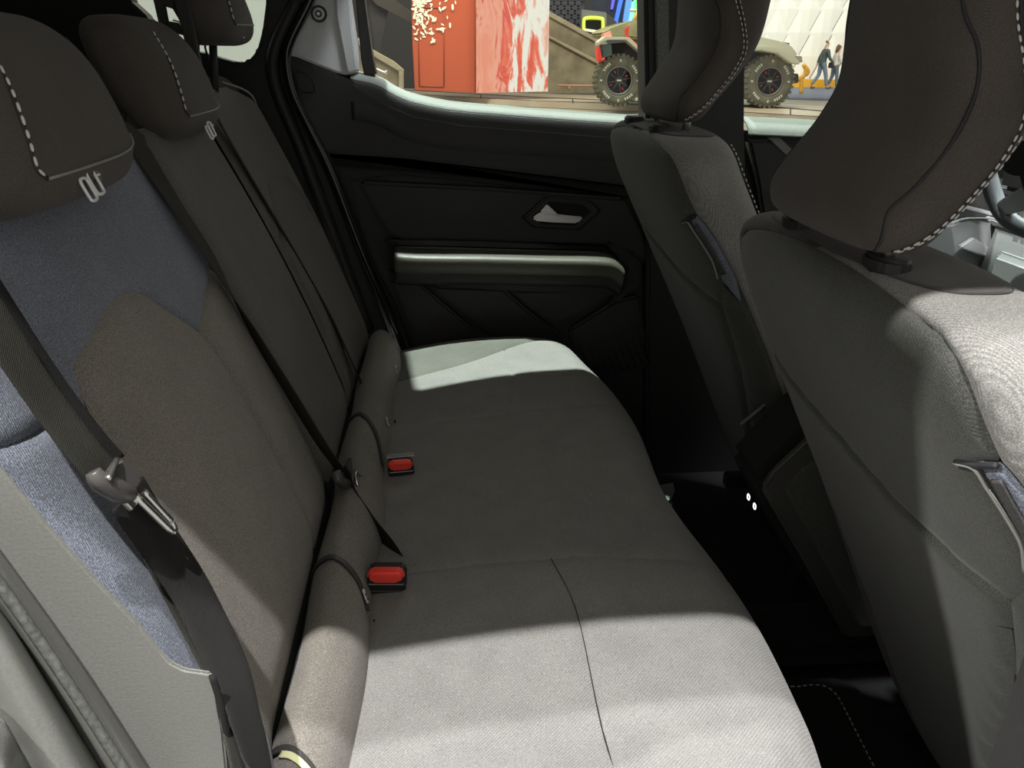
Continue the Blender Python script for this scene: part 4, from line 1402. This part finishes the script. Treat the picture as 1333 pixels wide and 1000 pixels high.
# dark recess wall with scale-shaped plates above the stair
hxm = mat('dark_plate', (.055, .058, .072), .4)
hw = empty('patterned_wall', tuple(at(735, 10, 30)), 'dark wall of rounded scale plates above the concrete stair', 'wall')
hall('backing', [(690, -80), (690, 70), (770, 75), (770, -80)], 29.0, .2, mat('dark_backing', (.03, .03, .034), .6), hw)
plate = None
for r_ in range(11):
    for c__ in range(9):
        u = 712+c__*9+(4.5 if r_ % 2 else 0)
        v = -14+r_*6.0
        if u > 758:
            continue
        p = at(u, v, 28.98)
        if plate is None:
            sh = [(math.cos(a)*.11, math.sin(a)*.085) for a in np.linspace(0, 2*math.pi, 7)[:-1]]
            me = prism('scale_plate', [(a, 0, b) for a, b in sh], (0, -.05, 0), hxm, None, 0)
            plate = me
            me.parent = hw
            me.location = Vector(p)-Vector(hw.location)
        else:
            c2 = plate.copy()
            COL.objects.link(c2)
            c2.location = Vector(p)-Vector(hw.location)
# grey post with lit green-yellow opening
kio = empty('lit_kiosk', tuple(at(775, 60, 28)), 'grey kiosk with a glowing yellow-green framed opening behind the buggy nose', 'kiosk')
hall('kiosk_body', [(757, 12), (757, 115), (790, 115.5), (790, 16)], 28.0, .3, mat('kiosk_grey', (.20, .21, .20), .6), kio, .02)
yg = mat('glowing_frame', (.5, .6, .1), .5, 0, .5, (.62, .70, .06), .9)
tube('glowing_frame', [at(u, v, 27.9) for u, v in ((760, 44), (760, 28), (762, 24), (770, 23), (782, 24), (785, 28), (784, 55))], .055, yg, kio, 8, 4)
hall('opening', [(762, 27), (762, 46), (783, 56), (784, 27)], 27.95, .1, M['deep'], kio)
hall('counter', [(761, 37), (761, 40), (776, 43), (776, 39)], 27.85, .2, mat('counter_lit', (.6, .6, .4), .5, 0, .5, (.9, .9, .7), .6), kio)
# dark blue booth and its coloured light bars
booth = empty('blue_booth', tuple(at(800, 20, 30)), 'dark booth lit with blue and green bars above the buggy bonnet', 'booth')
hall('booth_wall', [(757, -80), (757, 12), (790, 16), (840, 48), (880, 60), (880, -80)], 30.0, .2, mat('booth_dark', (.035, .042, .07), .45), booth)
for nm, px, cl in (('light_bar', [(810, -20), (816, -20), (804, 30), (800, 26)], (.05, .16, .75)), ('light_bar', [(818, -20), (826, -20), (818, 30), (811, 28)], (.10, .25, .55)),
                   ('light_bar', [(822, 2), (828, 2), (822, 32), (816, 30)], (.25, .65, 1.0)), ('light_bar', [(826, -10), (834, -10), (832, 26), (824, 24)], (.2, .9, .25)),
                   ('light_bar', [(800, -20), (805, -20), (798, 12), (795, 12)], (.12, .10, .6)), ('light_bar', [(830, 8), (834, 8), (832, 28), (827, 27)], (.9, .75, .15))):
    hall(nm, px, 29.8, .1, mat('bar_light', cl, .5, 0, .5, cl, .9), booth)
# concrete ramp wall with handrail seen left of the orange wall
rw = empty('ramp_wall', tuple(at(500, 100, 20)), 'short pale concrete ramp wall with a metal handrail at the rear corner of the far window', 'wall')
hall('wall_body', [(440, 30), (476, 64), (510, 84), (523, 92), (523, 122), (440, 122)], 20.5, .4, conc, rw, .02)
hall('wall_cap', [(440, 26), (476, 60), (512, 80), (526, 92), (523, 96), (510, 88), (476, 68), (440, 34)], 20.45, .5, conc2, rw, .02)
hall('wall_end', [(519, 91), (525, 91), (525, 121), (519, 121)], 20.44, .4, conc2, rw, .01)
tube('handrail', [at(u, v, 20.2) for u, v in ((476, 83), (492, 91), (501, 95), (503, 96), (502, 92))], .035, M['satin'], rw, 8, 4)
dk = empty('dark_partition', tuple(at(500, 50, 24)), 'dark brown partition wall between the ramp wall and the orange wall', 'wall')
hall('partition_board', [(380, -90), (380, 124), (545, 124), (545, -90)], 30.0, .2, mat('dark_brown_wall', (.010, .008, .006), .6), dk)
hall('leaning_beam', [(476, -10), (500, -10), (540, 18), (540, 32), (490, 6)], 23.5, .15, mat('beam_brown', (.032, .026, .018), .7), dk)
hall('leaning_beam', [(480, -60), (520, -60), (494, 70), (478, 62)], 23.7, .12, mat('beam_grey', (.020, .018, .017), .7), dk)
# back wall of the hall so no window looks at nothing
tag(box('wall_hall', (-30, 40, 0), (30, 40.4, 14), mat('hall_back_wall', (.10, .095, .09), .8)), kind=S)

# quilted white wall: each diamond a raised plate
wm = mat('white_quilted_plate', (.80, .80, .74), .5)
qw = empty('quilted_wall', tuple(at(1020, 100, 32)), 'bright white wall of raised diamond plates behind the walking couple', 'wall')
yq = 36.0
hall('wall_backing', [(930, -80), (930, 109), (1330, 114), (1330, -80)], yq+.05, .2, mat('white_backing', (.38, .38, .34), .6), qw)
du, dv = 29.0, 62.0
first = None
for r_ in range(-4, 9):
    for c__ in range(0, 12):
        u = 938+c__*du+(du/2 if r_ % 2 else 0)
        v = 12+r_*dv/2
        if v > 112 or u > 1280 or v < -80:
            continue
        p = at(u, v, yq)
        if first is None:
            sc_ = yq/FPX*1.08
            hw_, hh_ = du/2*.965*sc_, dv/2*.965*sc_
            V = [(-hw_, 0, 0), (0, 0, -hh_), (hw_, 0, 0), (0, 0, hh_), (-hw_*.12, -.20, hh_*.15), (hw_*.12, -.20, hh_*.15), (0, -.05, -hh_*.55)]
            V = [(-hw_, 0, 0), (0, 0, -hh_), (hw_, 0, 0), (0, 0, hh_), (0, -.10, hh_*.02)]
            F = [(0, 1, 4), (1, 2, 4), (2, 3, 4), (3, 0, 4), (0, 3, 2, 1)]
            first = pydata('diamond_plate', V, F, wm, None, False)
            first.parent = qw
            first.location = Vector(p)-Vector(qw.location)
        else:
            c2 = first.copy()
            COL.objects.link(c2)
            c2.location = Vector(p)-Vector(qw.location)
# yellow plinth and blue-grey step in front of it
yp = tag(hall('yellow_plinth', [(1030, 103), (1030, 115.2), (1140, 116.4), (1140, 105)], 34.6, 1.0, mat('yellow_paint', (.80, .40, .02), .5), None, .02), 'long low yellow plinth behind the walking couple', 'plinth')
tag(prism('blue_grey_step', [tuple(gp(960, 113.0, .06)), tuple(gp(1130, 114.6, .06)), tuple(gp(1130, 130, .06)), tuple(gp(960, 125, .06))], (0, 0, -.05), mat('step_blue', (.10, .12, .17), .6), None, 0), 'flat blue-grey walkway the couple walk on', 'walkway')
ya = empty('yellow_robot_arm', tuple(at(1046, 108, 28)), 'small yellow jointed machine arm just behind the buggy rear wheel', 'machine')
ym = bpy.data.materials['yellow_paint']
for seg_ in (((1040, 103), (1047, 98), (1049, 90), (1046, 84)), ((1047, 98), (1052, 94), (1049, 87)), ((1036, 104), (1044, 102), (1046, 98)), ((1043, 103), (1043, 110), (1043, 121.5))):
    tube('arm_link', [at(u, v, 27.6) for u, v in seg_], .07, ym, ya, 8, 3)

# ------------------------------------------------------------------ off-road buggy
bug = empty('off_road_buggy', tuple(gp(905, 131)), 'camouflage off-road buggy with red stripes and big knobbly tyres on the stage', 'car')
rubber = grained('tyre_rubber', (.11, .11, .075), (.16, .155, .11), 6, .8, .2)
darkm = mat('buggy_black', (.02, .02, .022), .5)
letter = mat('tyre_letter_white', (.62, .60, .50), .6)
redm = mat('buggy_red', (.75, .05, .03), .4)
cream = mat('buggy_cream', (.52, .52, .40), .5)
camo = grained('buggy_camouflage', (.10, .12, .06), (.36, .33, .18), 1.6, .5, .05)


def wheel_obj(cc, R_, yw):
    """knobbly wheel, axle along y"""
    t = R_*.62
    prof = [(.55, -.42), (.62, -.50), (.80, -.52), (.93, -.47), (.97, -.38), (.97, .38), (.93, .47), (.80, .52), (.62, .5), (.55, .42)]
    K = 48
    V, F = [], []
    n_ = len(prof)
    for k in range(K):
        a_ = 2*math.pi*k/K
        for rr, ww in prof:
            V.append((cc[0]+R_*rr*math.cos(a_), cc[1]+ww*t, cc[2]+R_*rr*math.sin(a_)))
    for k in range(K):
        for j in range(n_):
            F.append((k*n_+j, k*n_+(j+1) % n_, ((k+1) % K)*n_+(j+1) % n_, ((k+1) % K)*n_+j))
    # tread blocks
    def blk(a_, r0, r1, w0, w1, ha):
        b0 = len(V)
        for rr, s_ in ((r0, 1), (r1, .8)):
            for aa, ww in ((-ha, w0), (ha, w0), (ha, w1), (-ha, w1)):
                V.append((cc[0]+R_*rr*math.cos(a_+aa*s_), cc[1]+ww*t, cc[2]+R_*rr*math.sin(a_+aa*s_)))
        for f_ in ((4, 5, 6, 7), (0, 1, 5, 4), (1, 2, 6, 5), (2, 3, 7, 6), (3, 0, 4, 7)):
            F.append(tuple(b0+q_ for q_ in f_))
    for k in range(30):
        a_ = 2*math.pi*k/30
        blk(a_, .90, 1.01, -.53, -.22, .065)
        blk(a_+.1, .90, 1.01, .22, .53, .065)
        blk(a_+.05, .93, 1.0, -.18, .18, .06)
    ty = pydata('tyre', V, F, rubber, bug, False)
    # raised white letter blocks on the sidewall
    V, F = [], []
    for grp, cnt in ((.62, 4), (2.4, 4), (3.95, 4), (5.3, 4), (0, 1), (1.57, 1), (3.14, 1), (4.71, 1)):
        for j in range(cnt):
            a_ = grp+(j-(cnt-1)/2)*.13
            b0 = len(V)
            for rr, aa in ((.70, -.045), (.70, .045), (.80, .04), (.80, -.04)):
                V.append((cc[0]+R_*rr*math.cos(a_+aa), cc[1]-t*.535, cc[2]+R_*rr*math.sin(a_+aa)))
            F.append((b0, b0+1, b0+2, b0+3))
    tag(pydata('tyre_lettering', V, F, letter, ty, False), kind='stuff')
    # rim with spokes
    ring = [(cc[0]+R_*.53*math.cos(a_), cc[1]-t*.40, cc[2]+R_*.53*math.sin(a_)) for a_ in np.linspace(0, 2*math.pi, 25)[:-1]]
    rm = tube('rim', ring, R_*.045, mat('rim_grey', (.18, .18, .16), .4, .5), bug, 8, 1, 1, True)
    disc = [(cc[0]+R_*.52*math.cos(a_), cc[1]-t*.22, cc[2]+R_*.52*math.sin(a_)) for a_ in np.linspace(0, 2*math.pi, 25)[:-1]]
    prism('rim_disc', disc, (0, .02, 0), M['deep'], rm)
    hub_ = [(cc[0]+R_*.17*math.cos(a_), cc[1]-t*.40, cc[2]+R_*.17*math.sin(a_)) for a_ in np.linspace(0, 2*math.pi, 13)[:-1]]
    prism('hub_cap', hub_, (0, .06, 0), darkm, rm, .01)
    box('hub_mark', (cc[0]-R_*.09, cc[1]-t*.41, cc[2]-R_*.025), (cc[0]+R_*.09, cc[1]-t*.40, cc[2]+R_*.035), letter, rm)
    for k in range(8):
        a_ = 2*math.pi*k/8+.2
        tube('spoke', [(cc[0]+R_*r_*math.cos(a_), cc[1]-t*.36, cc[2]+R_*r_*math.sin(a_)) for r_ in (.14, .50)], R_*.035, darkm, rm, 6, 1)
    for k in range(4):
        a_ = 2*math.pi*k/4+.5
        tube('red_mark', [(cc[0]+R_*r_*math.cos(a_), cc[1]-t*.33, cc[2]+R_*r_*math.sin(a_)) for r_ in (.3, .42)], R_*.02, redm, rm, 5, 1)
    return ty


yb = 18.35
R1 = 30.5/FPX*yb*1.015
c1 = at(808, 100, yb)
c2_ = at(1005, 106.5, yb)
ZW = .152+R1*1.01
wheel_obj((c1[0], yb+.28, ZW), R1, 0)
wheel_obj((c2_[0], yb+.28, ZW+R1*.03), R1*1.03, 0)
kf = (yb+2.1)/(yb+.28)
wheel_obj((c1[0]*kf-.02, yb+2.1, ZW), R1, 0)
wheel_obj((c2_[0]*kf-.10, yb+2.1, ZW), R1, 0)
def bp2(nm, px, y0, th, m_, bev=.02):
    return ydoor(nm, px, y0, th, m_, bug, bev)
bp2('chassis', [(790, 108), (830, 90), (960, 92), (1040, 96), (1040, 108), (960, 118), (850, 116)], yb+.5, 1.2, darkm)
bp2('bonnet', [(785, 44), (792, 38), (820, 28), (840, 24), (900, 10), (900, 62), (838, 52), (818, 50), (795, 50)], yb+.25, 1.7, camo, .05)
bp2('fender', [(779, 60), (783, 55), (792, 52), (815, 52), (838, 72), (842, 78), (842, 72), (820, 49), (812, 47.5), (788, 47.5), (778, 55)], yb-.05, .35, cream, .01)
bp2('fender', [(779, 60), (781, 62), (784, 76), (779, 80), (778, 66)], yb-.03, .3, redm, .01)
bp2('red_stripe', [(813.5, 38), (819, 33), (818, 47), (842, 68), (842, 76), (815, 50)], yb+.02, .05, redm, .01)
bp2('head_lamp', [(786, 44), (795, 40), (797, 48), (786, 49)], yb+.2, .3, mat('lamp_pink', (.8, .35, .28), .3), .01)
bp2('wheel_arch', [(784, 58), (815, 55), (850, 80), (850, 100), (784, 100)], yb+1.0, .2, darkm, .01)
bp2('inner_guard', [(783, 58), (796, 57), (797, 72), (785, 76)], yb+.1, .3, mat('guard_teal', (.10, .16, .15), .6), .01)
tube('tow_hook', [at(u, v, yb) for u, v in ((779, 80), (784, 78), (787, 76))], .03, redm, bug, 6, 2)
tube('suspension', [at(u, v, yb+.5) for u, v in ((792, 72), (800, 85), (808, 98))], .05, redm, bug, 6, 2)
bp2('rear_body', [(930, 40), (972, 44), (1018, 54), (1030, 58), (1040, 72), (1040, 82), (1020, 86), (1010, 72), (975, 62), (930, 60)], yb+.2, 1.6, cream, .05)
bp2('rear_fender', [(968, 62), (990, 60), (1012, 62), (1030, 70), (1040, 78), (1042, 84), (1030, 83), (1012, 70), (990, 66), (968, 67)], yb-.05, .4, cream, .02)
bp2('wheel_arch', [(966, 66), (1000, 66), (1030, 82), (1034, 96), (966, 112)], yb+.7, .3, darkm, .01)
bp2('tail_lamp', [(1036, 73), (1044, 73), (1045, 81), (1038, 82)], yb+.1, .2, mat('lamp_grey', (.3, .3, .25), .3), .01)
bp2('roof_rack', [(968, 50), (1000, 52), (1028, 56), (1028, 59), (1000, 55), (968, 53)], yb+.3, 1.2, darkm, .01)
tube('roll_bar', [at(u, v, yb+.4) for u, v in ((840, 24), (850, -10), (900, -40), (960, -20), (968, 44))], .05, darkm, bug, 8, 5)
tube('roll_bar', [at(u, v, yb+.4) for u, v in ((820, 13.5), (842, 14.5))], .03, cream, bug, 8, 2)
tube('bonnet_strut', [at(u, v, yb+.4) for u, v in ((826, 28), (830, 14))], .04, mat('strut_gold', (.7, .4, .08), .5), bug, 8, 2)

# ------------------------------------------------------------------ the walking couple
def skin_body(name, verts, edges, mat_, parent=None, lvl=2, root=0):
    me = bpy.data.meshes.new(name)
    me.from_pydata([v[:3] for v in verts], edges, [])
    o = link(name, me, mat_, parent, False)
    sk = o.modifiers.new('s', 'SKIN')
    for i, v in enumerate(verts):
        sv = me.skin_vertices[0].data[i]
        r_ = v[3]
        sv.radius = (r_, v[4] if len(v) > 4 else r_)
        sv.use_root = (i == root)
    sb = o.modifiers.new('d', 'SUBSURF')
    sb.levels = lvl
    sb.render_levels = lvl
    sk.use_smooth_shade = True
    return o


def person(foot, H, lean, stride, cols, label, hair_long, arm_ph):
    t = empty('person', tuple(foot), label, 'person', 'walking couple')
    x0, y0, z0 = foot
    k = H/1.75
    def P_(x, y, z, r, r2=None):
        return (x0+x*k, y0+y*k, z0+z*k, r*k, (r2 or r)*k)
    s = stride
    hip = (0, 0, .93)
    legs = {'f': [(.02, -.09, .88), (.16*s, -.09, .50), (.24*s, -.09, .09), (.38*s, -.09, .04)],
            'b': [(-.02, .09, .88), (-.05*s, .09, .49), (-.30*s, .09, .14), (-.18*s, .09, .04)]}
    skin_m, top_m, leg_m, hair_m, shoe_m = cols
    sh = (.03+lean, 0, 1.42)
    # one continuous body
    V = [P_(0, 0, .95, .10, .13), P_(.01, 0, 1.12, .085, .12), P_(.03+lean*.6, 0, 1.32, .10, .15), P_(.03+lean, 0, 1.45, .055, .07), P_(.045+lean, 0, 1.53, .045), P_(.065+lean, 0, 1.62, .075, .068), P_(.06+lean, 0, 1.70, .06)]
    Ed = [(i, i+1) for i in range(6)]
    for L_, sg in ((legs['f'], 1), (legs['b'], 1)):
        prev = 0
        for (a_, b_, c_), r_ in zip(L_, (.085, .058, .04, .03)):
            V.append(P_(a_, b_, c_, r_))
            Ed.append((prev, len(V)-1))
            prev = len(V)-1
    arms = []
    for sg, ph in ((-1, arm_ph), (1, -arm_ph)):
        prev = 2
        ch = [(.03+lean, sg*.19, 1.38), (.0+lean+ph*.10, sg*.23, 1.13), (.08+lean+ph*.26, sg*.21, .92), (.10+lean+ph*.32, sg*.20, .84)]
        arms.append(ch)
        for (a_, b_, c_), r_ in zip(ch, (.058, .042, .03, .026)):
            V.append(P_(a_, b_, c_, r_))
            Ed.append((prev, len(V)-1))
            prev = len(V)-1
    body = skin_body('body', V, Ed, skin_m, t)
    # jacket / blouse
    V = [P_(0, 0, .82, .15, .18), P_(.0, 0, .96, .135, .165), P_(.01, 0, 1.12, .115, .15), P_(.03+lean*.6, 0, 1.32, .12, .165), P_(.03+lean, 0, 1.44, .07, .10)]
    Ed = [(0, 1), (1, 2), (2, 3), (3, 4)]
    for ch in arms:
        prev = 3
        for (a_, b_, c_), r_ in zip(ch[:3], (.075, .058, .042)):
            V.append(P_(a_, b_, c_, r_))
            Ed.append((prev, len(V)-1))
            prev = len(V)-1
    skin_body('jacket', V, Ed, top_m, t)
    V = [P_(0, 0, .97, .115, .14)]
    Ed = []
    for L_ in (legs['f'], legs['b']):
        prev = 0
        for (a_, b_, c_), r_ in zip(L_[:3], (.10, .075, .058)):
            V.append(P_(a_, b_, c_, r_))
            Ed.append((prev, len(V)-1))
            prev = len(V)-1
    skin_body('trousers', V, Ed, leg_m, t)
    for L_ in (legs['f'], legs['b']):
        a_, b_, c_ = L_[2]
        skin_body('shoe', [P_(a_-.03, b_, .05, .045), P_(a_+.08, b_, .045, .045), P_(a_+.17, b_, .035, .032)], [(0, 1), (1, 2)], shoe_m, t, 1)
    hv = [P_(.05+lean, 0, 1.715, .095), P_(-.005+lean, 0, 1.655, .10)]
    if hair_long:
        hv += [P_(-.04+lean, 0, 1.52, .095), P_(-.06+lean, 0, 1.38, .075)]
    skin_body('hair', hv, [(i, i+1) for i in range(len(hv)-1)], hair_m, t, 1)
    skin_body('nose', [P_(.135+lean, 0, 1.625, .014), P_(.15+lean, 0, 1.61, .012)], [(0, 1)], skin_m, t, 1)
    return t


skin_m = mat('skin', (.50, .30, .20), .6)
ft1 = atz(1066, 115.5, .06)
ft2 = atz(1083, 115.2, .06)
person(ft1, 1.80, .04, 1.0, (skin_m, mat('dark_jacket', (.05, .07, .07), .8), mat('blue_jeans', (.13, .17, .22), .8), mat('brown_hair', (.16, .09, .05), .8), mat('brown_shoe', (.18, .08, .04), .6)),
       'person with short hair in a dark jacket and blue jeans, striding by the yellow plinth', False, .9)
person(ft2, 1.68, .02, .55, (skin_m, mat('pale_blouse', (.62, .56, .50), .8), mat('dark_jeans', (.09, .13, .17), .8), mat('dark_brown_hair', (.10, .05, .03), .8), mat('black_shoe', (.03, .03, .03), .6)),
       'person with long brown hair in a pale top and dark jeans walking right', True, .5)
bag = prism('handbag', [tuple(atz(1072, 115.5, .06)+np.array([a, -.15, b])) for a, b in ((.0, .78), (.24, .78), (.27, .98), (.03, 1.0))], (0, .10, 0), M['deep'], None, .03, 3)
tag(bag, 'small dark handbag hanging between the two walking people', 'bag')
# pale backdrop added to give the rear quarter window its brightness
wc_ = empty('bright_backdrop', tuple(at(280, 40, 5.2)), 'pale white panel added outside to brighten the rear quarter window', 'car')
prism('backdrop_panel', [tuple(at(u, v, 5.2)) for u, v in ((60, -90), (60, 110), (380, 130), (380, -90))], (0, .3, 0), mat('white_paint', (.62, .66, .60), .35), wc_, .05)
tube('panel_gap', [tuple(at(u, v, 5.19)) for u, v in ((225, 26), (238, 29), (252, 24), (300, 20))], .004, M['deep'], wc_, 5, 3)
